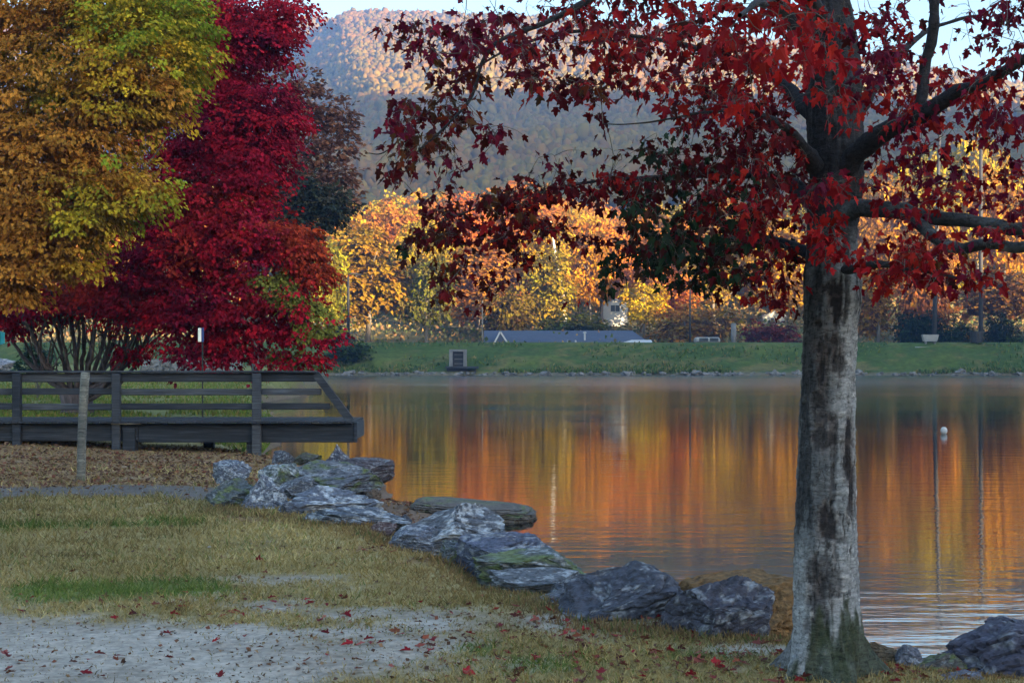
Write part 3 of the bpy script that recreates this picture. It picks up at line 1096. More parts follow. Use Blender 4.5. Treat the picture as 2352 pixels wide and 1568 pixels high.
# ------------------------------------------------------------------ things on and behind the far bank
def build_far_things():
    # long low building with a slate-blue hipped roof
    Yr, Ye = 226.5, 221.0
    xl, xr = PX(1112, Yr), PX(1500, Ye)
    zr, ze = PZ(759, Yr), 4.15
    rx = PX(1452, Yr)
    b = empty('long_building', ((xl + xr) / 2, 226.5, 2.2))
    tag(b, 'long low building with a slate-blue roof rising just above the far bank', 'building')
    off = np.array([(xl + xr) / 2, 226.5, 2.2])
    yb = 2 * Yr - Ye
    MB().box(((xl + xr) / 2, Yr, (1.6 + ze) / 2), (xr - xl - 1.0, yb - Ye - 1.0, ze - 1.6)).build('wall', M_TRIM, b, loc=-off)
    mb = MB()
    v = np.array([(xl, Ye, ze), (xr, Ye, ze), (xr, yb, ze), (xl, yb, ze), (xl, Yr, zr), (rx, Yr, zr)])
    vd = v - (0, 0, .14)
    mb.add(np.vstack([v, vd]), [[0, 1, 5, 4], [2, 3, 4, 5], [7, 6, 10, 11], [9, 8, 11, 10], [0, 6, 7, 1], [1, 7, 8, 2], [2, 8, 9, 3]])
    mb.f[3] += [np.array([[1, 2, 5], [0, 4, 3], [8, 7, 11], [6, 9, 10]])]
    roof = mb.build('roof', M_ROOF_BLUE, b, loc=-off)
    MB().box(((xl + xr) / 2, Ye - .07, ze - .08), (xr - xl, .1, .26)).box((xr + .07, Yr, ze - .08), (.1, yb - Ye, .26)).build('fascia', M_TRIM, b, loc=-off)
    # small front gable with white verge boards
    g0, g1, ga = P(1135, 789, 220.2), P(1166, 789, 220.2), P(1149, 763, 220.2)
    mbg = MB()
    gb = np.array([ga[0], Yr, ga[2]])
    mbg.add([g0, g1, ga, (g0[0], 224.5, g0[2]), (g1[0], 224.5, g1[2]), (ga[0], 225.6, ga[2])], [[0, 2, 5, 3], [2, 1, 4, 5]])
    mbg.f[3] += [np.array([[0, 1, 2]])]
    mbg.build('gable', M_ROOF_BLUE, b, loc=-off)
    MB().bar(g0 + (0, -.1, .05), ga + (0, -.1, .12), .12, .24).bar(ga + (0, -.1, .12), g1 + (0, -.1, .05), .12, .24).build('verge_board', M_TRIM, b, loc=-off)
    pv = P(1343, 777, 223.0)
    MB().tube([pv - (0, 0, .5), pv + (0, 0, .75)], .14, 8).tube([pv + (0, 0, .75), pv + (0, 0, 1.0)], .26, 8).build('vent_pipe', M_TRIM, roof)
    for px in (1304, 1322):
        q = P(px, 785, 222.0)
        MB().tube([q - (0, 0, .5), q + (0, 0, .25)], .12, 8).build('vent_pipe', M_TRIM, roof)
    # low white hip end canopy seen at the right end
    a, c = P(1416, 789, 219.4), P(1498, 780, 219.4)
    mbc = MB()
    mbc.add([(a[0], 218.2, a[2] - .05), (c[0], 218.2, a[2] + .1), (c[0], 220.9, c[2]), (PX(1452, 220), 220.9, c[2]), (a[0], 218.2, a[2] - .2), (c[0], 218.2, a[2] - .1), (c[0], 220.9, c[2] - .15), (PX(1452, 220), 220.9, c[2] - .15)],
            [[0, 1, 2, 3], [7, 6, 5, 4], [0, 4, 5, 1], [1, 5, 6, 2], [3, 2, 6, 7], [0, 3, 7, 4]])
    mbc.build('canopy', M_TRIM, b, loc=-off)

    def house(label, px0, px1, pytop, pybase, Y, depth, wincols):
        x0, x1 = PX(px0, Y), PX(px1, Y)
        zt, zb = PZ(pytop, Y), PZ(pybase, Y) - 2.0
        h = empty('white_house', ((x0 + x1) / 2, Y + depth / 2, zb))
        tag(h, label, 'house')
        off = np.array([(x0 + x1) / 2, Y + depth / 2, zb])
        eave = zt - (x1 - x0) * .22
        MB().box(((x0 + x1) / 2, Y + depth / 2, (zb + eave) / 2), (x1 - x0, depth, eave - zb)).build('wall', M_CREAM, h, loc=-off)
        o_, xm = .22, (x0 + x1) / 2
        mb = MB()
        ya, yb_ = Y - o_, Y + depth + o_
        mb.add([(x0 - o_, ya, eave), (xm, ya, zt), (x1 + o_, ya, eave), (x0 - o_, yb_, eave), (xm, yb_, zt), (x1 + o_, yb_, eave),
                (x0 - o_, ya, eave + .14), (xm, ya, zt + .16), (x1 + o_, ya, eave + .14), (x0 - o_, yb_, eave + .14), (xm, yb_, zt + .16), (x1 + o_, yb_, eave + .14)],
               [[6, 7, 10, 9], [7, 8, 11, 10], [0, 3, 4, 1], [1, 4, 5, 2], [0, 1, 7, 6], [1, 2, 8, 7], [3, 9, 10, 4], [4, 10, 11, 5], [0, 6, 9, 3], [2, 5, 11, 8]])
        mb.build('roof', M_ROOF_GREY, h, loc=-off)
        mg = MB()
        mg.f[3] += [np.array([[0, 1, 2], [3, 5, 4]])]
        mg.add([(x0, Y + .05, eave), (x1, Y + .05, eave), (xm, Y + .05, zt), (x0, Y + .3, eave), (x1, Y + .3, eave), (xm, Y + .3, zt)], [[0, 3, 4, 1]])
        mg.build('gable', M_CREAM, h, loc=-off)
        for (a, b_, t_, d_) in wincols:
            wx0, wx1, wz1, wz0 = PX(a, Y), PX(b_, Y), PZ(t_, Y), PZ(d_, Y)
            fw = MB()
            t = .13
            cx, cz = (wx0 + wx1) / 2, (wz0 + wz1) / 2
            fw.box((wx0, Y - .04, cz), (t, .1, wz1 - wz0 + t)).box((wx1, Y - .04, cz), (t, .1, wz1 - wz0 + t))
            fw.box((cx, Y - .045, wz0), (wx1 - wx0 - t, .1, t)).box((cx, Y - .045, wz1), (wx1 - wx0 - t, .1, t))
            fw.box((cx, Y - .05, cz), (.07, .08, wz1 - wz0 - t))
            f = fw.build('window', M_CREAM, h, loc=-off)
            MB().box((cx, Y - .012, cz), (wx1 - wx0 - t, .02, wz1 - wz0 - t)).build('pane', M_GLASS, f)
    house('small white gabled house with one window on the wooded slope', 1386, 1442, 688, 748, 262.0, 7.0, [(1402, 1424, 700, 716)])
    house('pale cottage glimpsed behind the wine-red shrub', 1752, 1806, 716, 752, 266.0, 6.0, [(1770, 1786, 730, 744)])

    # street lamp
    Y = 211.0
    b0 = P(800, 786, Y)
    b0[2] = 4.3
    lp = empty('street_lamp', b0)
    tag(lp, 'tall dark street lamp with a short arm on top of the far bank', 'street lamp')
    zt = PZ(634, Y) - b0[2]
    MB().tube([(0, 0, -.3), (0, 0, zt * .5), (0, 0, zt)], [.26, .20, .15], 8).build('pole', M_DARK, lp, True)
    MB().tube([(0, 0, zt - .05), (.12, 0, zt + .25), (.6, 0, zt + .38), (1.3, 0, zt + .30)], .12, 6).build('arm', M_DARK, lp, True)
    MB().box((1.45, 0, zt + .22), (.9, .36, .2), bev=.06).build('lamp_head', M_DARK, lp)

    def pole(name, label, cat, px, ytop, Y, r0, r1, mat, lean=0., group=None, cap=None):
        z0 = bank_z(0, Y) if Y > 207 else 4.4
        x = PX(px, Y)
        o = empty(name, (x, Y, z0))
        tag(o, label, cat, group)
        h = PZ(ytop, Y) - z0
        MB().tube([(0, 0, -.5), (lean * .4, 0, h * .4), (lean, 0, h)], [r0, (r0 + r1) / 2, r1], 8).build('pole', mat, o, True)
        if cap == 'lights':
            MB().box((lean, -.1, h - .3), (2.6, .2, .25)).build('crossbar', mat, o)
            for k in (-1, 0, 1):
                MB().box((lean + k * 1.0, -.45, h - .1), (.55, .4, .5), bev=.1).build('floodlight', M_POLE, o)
        elif cap == 'band':
            MB().tube([(.0, 0, PZ(738, Y) - z0 - .25), (.0, 0, PZ(738, Y) - z0 + .25)], r0 * 1.45, 8).build('band', M_CONC_PALE, o)
        return o
    pole('light_pole', 'tall grey light pole behind the concrete bench', 'light pole', 2145, 250, 213.5, .36, .24, M_POLE, .9, None, 'lights')
    pole('light_pole', 'tall grey light pole beside the litter bin', 'light pole', 2253, 260, 214.0, .36, .24, M_POLE, 0, None, 'lights')
    pole('utility_pole', 'thin dark pole right of the blue-roofed building', 'pole', 1585, 640, 216, .15, .12, M_DARK)
    pole('utility_pole', 'thin brown pole standing left of the blue-roofed building', 'pole', 1108, 690, 216, .13, .10, M_BARK_FAR)
    pole('concrete_post', 'stout grey concrete post on the bank left of the maple trunk', 'post', 1685, 742, 212, .42, .38, M_CONC)

    # cable between the lamp and the brown pole
    a, b2 = P(800, 722, 211), P(1108, 752, 216)
    t = np.linspace(0, 1, 20)[:, None]
    pts = a + (b2 - a) * t
    pts[:, 2] -= 1.1 * (t[:, 0] * (1 - t[:, 0])) * 4 * .5
    tag(MB().tube(pts, .045, 5).build('cable', M_POLE), 'pale sagging cable between the street lamp and the brown pole', 'cable')

    # van behind the bank
    x0, Y, zb = PX(1620, 216), 216.0, 3.5
    v = empty('parked_van', (x0, Y, zb))
    tag(v, 'pale grey van parked behind the grass bank', 'van')
    MB().box((0, 0, .62), (4.4, 1.9, .75), bev=.18).box((.25, 0, 1.35), (3.7, 1.75, .9), bev=.25).build('body', M_CONC_PALE, v)
    MB().box((-.35, -.885, 1.42), (1.3, .03, .5), bev=.01).build('window', M_GLASS, v)
    MB().box((1.15, -.885, 1.42), (1.2, .03, .5), bev=.01).build('window', M_GLASS, v)
    for k in (-1.35, 1.4):
        for s in (-1, 1):
            w_ = MB().tube([(k, s * .95 - .1, .33), (k, s * .95 + .1, .33)], .34, 16).build('wheel', M_DARK, v)

    # intake structure at the water line
    Y = 196.6
    bx = PX(1052, Y)
    it = empty('intake_structure', (bx, Y, 0))
    tag(it, 'square concrete water intake with a dark opening on the far bank', 'intake')
    zt, zb = PZ(802, Y), PZ(841, Y)
    wv_ = 40 / FPX * Y
    MB().box((-wv_ / 2 + .22, .3, (zt + zb) / 2), (.44, 1.3, zt - zb)).box((wv_ / 2 - .22, .3, (zt + zb) / 2), (.44, 1.3, zt - zb)).box((0, .3, zt - .15), (wv_ - .88, 1.3, .3)).build('frame', M_CONC, it)
    gt = MB().box((0, .55, (zt + zb) / 2 - .15), (wv_ - .88, .12, zt - zb - .3)).build('gate', M_DARK, it)
    for k in range(3):
        MB().box((.05, .42, zb + .35 + k * .6), (wv_ - 1.2, .12, .12)).build('gate_bar', M_CONC, gt)
    MB().box((.55, 0, zb - .12), (76 / FPX * Y, 2.2, .22)).build('platform', M_WOOD, it)
    MB().box((-.15, .6, (zb - .24) / 2 - .3), (2.7, 1.4, zb + .35)).build('base', M_DARK, it)
    MB().tube([(2.3, -.6, -1.0), (2.3, -.6, zb - .2)], .1, 6).build('leg', M_WOOD, it)
    MB().tube([(2.3, .7, -1.0), (2.3, .7, zb - .2)], .1, 6).build('leg', M_WOOD, it)

    # bench, bin, marker
    Y = 206.4
    b = empty('concrete_bench', (PX(2136, Y), Y, PZ(797, Y)))
    tag(b, 'pale trough-shaped concrete bench on a pad on top of the far bank', 'bench')
    mb = MB()
    k = 37 / FPX * Y
    zz = PZ(768, Y) - PZ(797, Y)
    mb.add([(-k * .40, -.4, zz * .45), (k * .40, -.4, zz * .45), (k * .40, .4, zz * .45), (-k * .40, .4, zz * .45), (-k / 2, -.5, zz), (k / 2, -.5, zz), (k / 2, .5, zz), (-k / 2, .5, zz)],
           [[0, 3, 2, 1], [4, 5, 6, 7], [0, 1, 5, 4], [1, 2, 6, 5], [2, 3, 7, 6], [3, 0, 4, 7]])
    mb.build('seat', M_CONC_PALE, b)
    for s in (-1, 1):
        MB().box((s * k * .28, 0, zz * .22), (.22, .6, zz * .46)).build('leg', M_CONC, b)
    MB().box((0, -.3, -.05), (80 / FPX * Y, 2.2, .16), bev=.03).build('pad', M_CONC_PALE, b)
    b = empty('litter_bin', (PX(2243, Y), Y, PZ(798, Y)))
    tag(b, 'dark litter bin on a post on the far bank', 'litter bin')
    zz = PZ(762, Y) - PZ(798, Y)
    MB().tube([(0, 0, .7), (0, 0, zz - .08)], [.80, .92], 14).build('barrel', M_DARK, b)
    MB().tube([(0, 0, zz - .08), (0, 0, zz + .06)], [.98, .98], 14).build('rim', M_DARK, b)
    MB().tube([(0, 0, -.1), (0, 0, .72)], .12, 8).build('post', M_DARK, b)
    MB().box((0, -.3, -.05), (52 / FPX * Y, 1.6, .14), bev=.03).build('pad', M_CONC_PALE, b)
    Y = 205.9
    tag(MB().box((PX(1410, Y), Y, PZ(800, Y)), (.32, .2, 1.1), bev=.04).build('marker_post', M_CONC_PALE), 'short white marker post on the bank in front of the blue-roofed building', 'post')

    # stones along the far waterline
    r = np.random.default_rng(5)
    V0, F0 = ico(1)
    Vs, Fs, n0 = [], [], 0
    for k in range(420):
        x = r.uniform(-75, 78)
        s = r.uniform(.10, .30) * (1.9 if r.random() < .1 else 1)
        V = V0 * (1 + .3 * r.normal(size=(len(V0), 1))) * np.array([s * 1.4, s, s * .8]) + (x, 194.9 + r.uniform(-.5, .9), r.uniform(-.05, .35))
        Vs.append(V)
        Fs.append(F0 + n0)
        n0 += len(V0)
    tag(link('shore_stones', mesh_np('shore_stones', np.concatenate(Vs), np.concatenate(Fs), M_STONE)), kind='stuff')
    # weeds on the lower part of the bank
    m = 16000
    X = r.uniform(-80, 84, m)
    p = np.stack([X, 0 * X, 0 * X], -1)
    Y = 195.5 + r.exponential(.8, m) + (r.random(m) < .35) * r.uniform(0, 11, m)
    keep = (fbm(np.stack([X, Y * 2, 0 * X], -1) * .16, 44, 3) > .02) & (Y < 206.5)
    X, Y = X[keep], Y[keep]
    m = len(X)
    z = np.interp(Y, [195, 195.8, 197.5, 200, 203.5, 206.3], [.02, .35, .75, 1.9, 3.3, 4.3])
    L = r.uniform(.25, .7, m)
    cpal = np.array([(.05, .09, .02), (.09, .12, .03), (.14, .12, .045), (.035, .065, .02)])
    V, F, C = kite_cards(np.stack([X, Y, z - .05], -1), unit(r.normal(size=(m, 3)) * .5 + (0, 0, 1)), unit(r.normal(size=(m, 3))), L, L * .22, cpal[r.integers(0, 4, m)])
    tag(link('bank_weeds', mesh_np('bank_weeds', V, F, M_LEAF_FAR2, C)), kind='stuff')

    # buoy
    Y = 46.5
    c = P(2168, 990, Y)
    by = empty('buoy', (c[0], Y, 0))
    tag(by, 'small white buoy floating on the lake right of the big maple trunk', 'buoy')
    V0, F0 = ico(3)
    link('float', mesh_np('float', V0 * (.105, .105, .125) + (0, 0, .10), F0, M_TRIM, smooth=True), by)
    MB().tube([(0, 0, -.25), (0, 0, .0), (0, 0, .03)], [.03, .05, .075], 10).build('collar', M_CONC, by)
    MB().tube([(0, 0, .2), (0, 0, .25)], [.03, .025], 8).build('cap', M_POLE, by)


build_far_things()


# ------------------------------------------------------------------ boulders
def boulder(label, box, Y, seed, shape='round', col=(.20, .205, .215), light=(.46, .47, .48), lamt=.5, moss=0., tilt=0., depth=1.0, sink=.25, sub=5, peak=.5, ledge=.06, name='boulder', mossc=(.075, .095, .035)):
    l, r_, t, b = box
    gx = (r_ - l) * .07
    l, r_ = l - gx, r_ + gx
    light = (light[0] * .66, light[1] * .69, light[2] * .74)
    col = (col[0] * .46, col[1] * .49, col[2] * .58)
    rr = np.random.default_rng(seed)
    V, F = ico(sub)
    W, H = (r_ - l) / FPX * Y, (b - t) / FPX * Y * (1 + sink)
    Dp = W * .8 * depth
    S = V.copy()
    if shape == 'ledge':
        S = np.sign(V) * np.abs(V) ** .45
    nplane = {'round': 26, 'slab': 22, 'peak': 20, 'flat': 18, 'ledge': 3}[shape]
    for k in range(nplane):
        n = unit(rr.normal(size=3))
        if shape in ('slab', 'flat') and k < 4:
            n = unit(np.array([rr.normal() * .25, rr.normal() * .3 - (.5 if k % 2 else 0), 1.0]))
        d = rr.uniform(.50, .86) if shape != 'ledge' else 1.15
        S = S - np.maximum(S @ n - d, 0)[:, None] * n
    if shape == 'peak':
        px_ = (peak - .5) * 2
        up = np.clip((S[:, 2] + .6) / 1.6, 0, 1)
        S[:, 0] = S[:, 0] * (1 - .85 * up ** 1.1) + px_ * up ** 1.2
        S[:, 1] *= (1 - .6 * up)
        S[:, 2] += .35 * up ** 2
    S = S + unit(V) * (.055 * fbm(V * 1.6 + seed, seed, 4) + .05 * fbm(V * 7.5 + seed, seed + 3, 5, .6) - .05 * np.abs(fbm(V * 3.2 - seed, seed + 5, 3)) * 2)[:, None]
    # bedding ledges
    ln = unit(np.array([rr.normal() * .35, rr.normal() * .3, 1.]))
    q = (S @ ln) * rr.uniform(4, 7) + .6 * fbm(V * 2, seed + 8, 2)
    led = np.abs(q - np.floor(q) - .5) * 2
    S = S * (1 - ledge * sstep(.7, .95, led))[:, None]
    S = S - (S.max(0) + S.min(0)) / 2
    S = S / ((S.max(0) - S.min(0)) / 2)
    c, s = math.cos(tilt), math.sin(tilt)
    S = np.stack([S[:, 0] * W / 2, S[:, 1] * Dp / 2, S[:, 2] * H / 2], -1)
    if tilt:
        S = np.stack([S[:, 0] * c - S[:, 2] * s, S[:, 1], S[:, 0] * s + S[:, 2] * c], -1)
        f = np.array([W, Dp, H]) / (S.max(0) - S.min(0))
        S = S * f
    zt = PZ(t, Y)
    cen = np.array([PX((l + r_) / 2, Y), Y + Dp * .12, 0])
    base = zt - H
    S[:, 2] += H / 2
    # surface colours of the stone itself: pale weathered veins, lichen and moss
    p = unit(V) * 2.0 + seed * 1.7
    vein = fbm(p * np.array([1.6, 1.6, 2.2]), seed + 11, 6, .65)
    spots = fbm(p * 6, seed + 15, 5, .65)
    C = np.tile(np.array(col, float), (len(V), 1))
    C = lerp(C, np.array(col) * .45, sstep(.0, .5, -spots) * .7)
    C = lerp(C, light, sstep(.16 - .22 * lamt, .40 - .22 * lamt, vein + .5 * spots) * min(.9, lamt * .75 + .1))
    C = lerp(C, np.array(col) * .4, sstep(.03, .0, np.abs(fbm(p * 1.5, seed + 41, 3))) * .7)
    C = lerp(C, np.array(light) * 1.15, sstep(.35, .55, spots) * lamt * .8)
    if moss:
        C = lerp(C, mossc, sstep(.15 - moss * .6, .55 - moss * .6, fbm(p * 1.6, seed + 21, 4)) * .9)
    C = lerp(C, np.array(col) * .35, sstep(.5, .62, fbm(p * 2.6, seed + 31, 4) + .2) * .5)
    o = link(name, mesh_np(name, S, F, M_ROCK, C, False), loc=(cen[0], cen[1], base))
    tag(o, label, 'rock', 'boulders edging the lake shore')
    return o


BL, DK, BR = (.17, .18, .205), (.10, .105, .12), (.17, .115, .075)
boulder('pale blue-grey boulder at the back left end of the shore rocks', (490, 572, 1056, 1112), 20.5, 1, 'round', BL, lamt=.7)
boulder('dark mossy boulder at the left end of the shore rocks beside the path', (478, 574, 1098, 1180), 17.4, 2, 'round', (.12, .13, .125), lamt=.22, moss=.35)
boulder('white-faced chunky boulder leaning on the dark mossy one', (540, 656, 1090, 1172), 17.2, 3, 'peak', BL, lamt=1.0, peak=.55)
boulder('white-topped boulder below the end post of the boardwalk', (596, 680, 1064, 1128), 20.0, 4, 'round', (.15, .17, .16), lamt=.95, moss=.2)
boulder('small dark rock under the boardwalk deck', (626, 672, 1034, 1082), 27.5, 5, 'round', DK, lamt=.4)
boulder('small moss-brown rock under the boardwalk end', (676, 734, 1038, 1072), 28.5, 6, 'round', (.11, .10, .075), lamt=.15, moss=.5)
boulder('dark pointed boulder at the water with a pale streak', (740, 828, 1020, 1088), 27.5, 7, 'peak', (.11, .10, .115), lamt=.55, peak=.45)
boulder('blunt maroon-grey rock reaching farthest into the water', (800, 900, 1052, 1108), 26.8, 8, 'round', (.12, .095, .10), lamt=.35)
boulder('wide flat grey slab behind the long front slab', (668, 866, 1060, 1136), 21.5, 9, 'slab', (.15, .15, .16), lamt=.35, moss=.2)
boulder('small brown rock beside the mud spit', (836, 874, 1120, 1156), 20.5, 10, 'round', BR, lamt=.2)
boulder('long pale blue-grey slab in the middle of the shore rocks', (642, 866, 1116, 1204), 16.9, 11, 'slab', BL, lamt=.95)
boulder('low streaked slab in front of the long pale slab', (706, 928, 1160, 1238), 15.6, 12, 'slab', (.15, .165, .185), lamt=.75)
boulder('small dark stub of rock next to the pyramid boulder', (918, 945, 1180, 1204), 17.5, 13, 'round', DK, lamt=.2)
boulder('pyramid-shaped boulder with a white peak in front of the stone ledge', (915, 1150, 1157, 1276), 14.2, 14, 'peak', (.15, .155, .165), lamt=.85, peak=.68)
boulder('rounded olive rock between the pyramid boulder and the stone ledge', (1096, 1152, 1172, 1226), 19.5, 15, 'round', (.13, .125, .08), lamt=.2, moss=.6)
boulder('slate-blue boulder with a rounded right shoulder', (1052, 1262, 1222, 1316), 12.7, 16, 'slab', (.135, .145, .19), lamt=.5, tilt=.12)
boulder('moss-covered low boulder left of the big dark one', (1100, 1332, 1267, 1338), 12.0, 17, 'round', (.12, .125, .11), lamt=.5, moss=.55)
boulder('flat grey rock sunk in the grass below the mossy boulder', (1130, 1322, 1308, 1356), 11.4, 18, 'flat', (.15, .155, .16), lamt=.6)
boulder('grey wedge rock at the left foot of the big dark boulder', (1176, 1350, 1336, 1414), 10.6, 19, 'peak', (.17, .165, .175), lamt=.3, peak=.85)
boulder('big dark blue boulder with a pale band at its foot', (1300, 1556, 1290, 1448), 10.0, 20, 'round', (.095, .098, .118), lamt=.35, depth=.9)
boulder('dark ridged slab tilted against the brown boulder', (1535, 1772, 1330, 1490), 9.35, 46, 'round', (.085, .082, .10), lamt=.4, tilt=.6, depth=.75)
boulder('earth-brown boulder just left of the big maple trunk', (1590, 1900, 1318, 1490), 9.95, 22, 'round', (.26, .135, .045), light=(.24, .14, .06), lamt=.2, ledge=.008)
boulder('brown rock just right of the big maple trunk', (1970, 2090, 1474, 1546), 8.65, 23, 'round', (.15, .105, .06), light=(.25, .18, .11), lamt=.3)
boulder('small grey pointed rock right of the maple roots', (2062, 2124, 1480, 1540), 8.5, 24, 'peak', (.16, .16, .18), lamt=.4, peak=.4)
boulder('low brown mossy rock at the water near the right corner', (2098, 2226, 1502, 1560), 8.4, 25, 'flat', (.12, .10, .08), lamt=.2, moss=.4)
boulder('large dark boulder in the bottom right corner', (2204, 2520, 1425, 1660), 8.35, 26, 'round', (.10, .095, .125), lamt=.3)
boulder('flat blue-grey rock at the bottom edge beside the corner boulder', (2130, 2270, 1543, 1610), 8.0, 27, 'flat', (.16, .165, .20), lamt=.5)
boulder('pale boulder on the grass behind the boardwalk at the left edge', (-40, 32, 822, 866), 74.0, 28, 'round', (.34, .33, .34), lamt=.6)
boulder('dark block under the left end of the long pale slab', (628, 706, 1150, 1206), 16.6, 31, 'round', DK, lamt=.3)
boulder('grey cobble between the white-faced boulder and the wide flat slab', (640, 716, 1096, 1140), 18.6, 32, 'round', (.14, .14, .15), lamt=.5)
boulder('dark red-brown rock in front of the low streaked slab', (846, 908, 1196, 1240), 15.0, 33, 'round', (.15, .09, .08), lamt=.2)
boulder('grey knobbly rock at the left foot of the pyramid boulder', (896, 1010, 1205, 1262), 14.0, 34, 'round', BL, lamt=.6)
boulder('low dark rock between the pyramid boulder and the slate-blue boulder', (1010, 1100, 1240, 1296), 13.0, 35, 'flat', (.13, .14, .14), lamt=.5, moss=.3)
boulder('dark rounded rock filling the gap left of the biggest dark boulder', (1268, 1372, 1318, 1398), 10.9, 36, 'round', DK, lamt=.35)
boulder('small brown stone between the biggest dark boulder and the ridged slab', (1508, 1586, 1388, 1462), 9.7, 37, 'round', (.22, .14, .09), lamt=.3)
boulder('small dark stub rock beside the stone ledge', (970, 996, 1142, 1166), 23.6, 29, 'round', (.09, .07, .06), lamt=.1)


boulder('broad flat dark stone ledge jutting from the mud spit over the water', (958, 1216, 1150, 1214), 22.2, 40, 'ledge', (.16, .125, .095), light=(.20, .17, .13), lamt=.4, moss=.12, tilt=-.10, depth=1.15, sink=0)


# ------------------------------------------------------------------ boardwalk, post and things behind it
def build_boardwalk():
    Y = 31.0
    bw = empty('boardwalk', (PX(300, Y), Y, .3))
    tag(bw, 'weathered dark wooden boardwalk with a three-rail fence running to the lake', 'boardwalk')
    off = np.array([PX(300, Y), Y, .3])
    x0, xe = PX(-330, Y), PX(812, Y)
    xr = PX(722, Y)

    def B(name, *boxes, mat=M_WOOD, parent=bw, bev=.012):
        mb = MB()
        for c, s in boxes:
            mb.box(c, s, bev=bev)
        return mb.build(name, mat, parent, loc=-off)
    for (t, b, th) in ((857, 877, .05), (892, 907, .045), (926, 941, .045)):
        ex = {857: 726, 892: 738, 926: 758}[t]
        segs = [(-330, 40), (40, 268), (268, 590), (590, ex)]
        for i, (pa, pb) in enumerate(segs):
            xa, xb = PX(pa, Y) + .006, PX(pb, Y) - .006
            sag = .006 * ((i * 7 + t) % 3 - 1)
            rl = B('rail', (((xa + xb) / 2, Y + .085, (PZ(t, Y) + PZ(b, Y)) / 2 + sag), (xb - xa, th, PZ(t, Y) - PZ(b, Y))))
            for xq in (xa + .09, xb - .09):
                MB().tube([(xq, Y + .068 - th / 2, (PZ(t, Y) + PZ(b, Y)) / 2), (xq, Y + .046 - th / 2, (PZ(t, Y) + PZ(b, Y)) / 2)], .016, 8).build('bolt', M_POLE, rl, loc=-off)
    zt = PZ(857, Y)
    xa, xb = x0, PX(728, Y)
    B('cap_board', (((xa + xb) / 2, Y + .06, zt + .028), (xb - xa, .22, .045)))
    for px, base, wpx in ((268, 1050, 19), (590, 1064, 20), (40, 1046, 19), (-190, 1046, 19)):
        x = PX(px, Y)
        zb = PZ(base, Y) - .25
        B('post', ((x, Y - .02, (zt - .005 + zb) / 2), (wpx / FPX * Y, .15, zt - .005 - zb)), bev=.015)
    x = PX(296, Y)
    B('pile', ((x, Y + .12, (PZ(975, Y) - .05 + PZ(1048, Y) - .2) / 2), (30 / FPX * Y, .3, PZ(975, Y) - .05 - PZ(1048, Y) + .2)), bev=.02)
    for px, yy in ((574, .30), (100, 1.6), (440, 1.8)):
        x = PX(px, Y)
        B('pile', ((x, Y + yy, (.9 - 1.2) / 2), (.22, .22, 2.1)), bev=.02)
    # deck boards and the big edge beam
    zd = PZ(967, Y)
    mb = MB()
    x = x0
    k = 0
    while x < xe - .05:
        w_ = .142
        mb.box((x + w_ / 2, Y + 1.0, zd - .02 + .003 * ((k * 5) % 3)), (w_ - .012, 2.3 + .03 * ((k * 3) % 4), .04))
        x += w_
        k += 1
    mb.build('deck', M_WOOD, bw, loc=-off)
    for pa, pb in ((-330, 316), (316, 812)):
        xa, xb = PX(pa, Y) + .004, PX(pb, Y) - .004
        zb = PZ(1016 if pa > 0 else 1013, Y)
        B('edge_beam', (((xa + xb) / 2, Y - .10 + .19, (zd - .05 + zb) / 2), (xb - xa, .09, zd - .05 - zb)))
    B('end_cap', ((xe + .03, Y + .1, (zd - .02 + PZ(1016, Y)) / 2), (.07, .14, zd - .02 - PZ(1016, Y))))
    B('end_beam', ((xe - .04, Y + 1.2, (zd - .05 + PZ(1012, Y)) / 2), (.09, 2.0, zd - .05 - PZ(1012, Y))))
    a, b = P(724, 858, Y), P(806, 968, Y)
    for yy in (.08,):
        MB().bar(a + (0, yy, 0), b + (0, yy, 0), .12, .16).build('brace', M_WOOD, bw, loc=-off)
    pl = B('patch_board', ((PX(292, Y), Y - .07, PZ(972, Y)), (.62, .12, .03)), mat=M_WOOD_PALE)


build_boardwalk()

Yp = 21.2
b0 = P(186, 1106, Yp)
V, F = tube_np(spline([b0 + (-.015, 0, -.35), b0, b0 + (.02, 0, .8), P(196, 855, Yp)], 14), np.full(14, .062), 16)
V = V + .004 * fbm(V * 20, 3, 2)[:, None]
mb = MB()
mb.add(V, F)
k = 13 * 16
mb.f[3] += [np.array([[k, k + i, k + i + 1] for i in range(1, 15)])]
tag(mb.build('wooden_post', M_WOOD_PALE, None, True), 'lone round pale wooden post standing in front of the boardwalk', 'post')


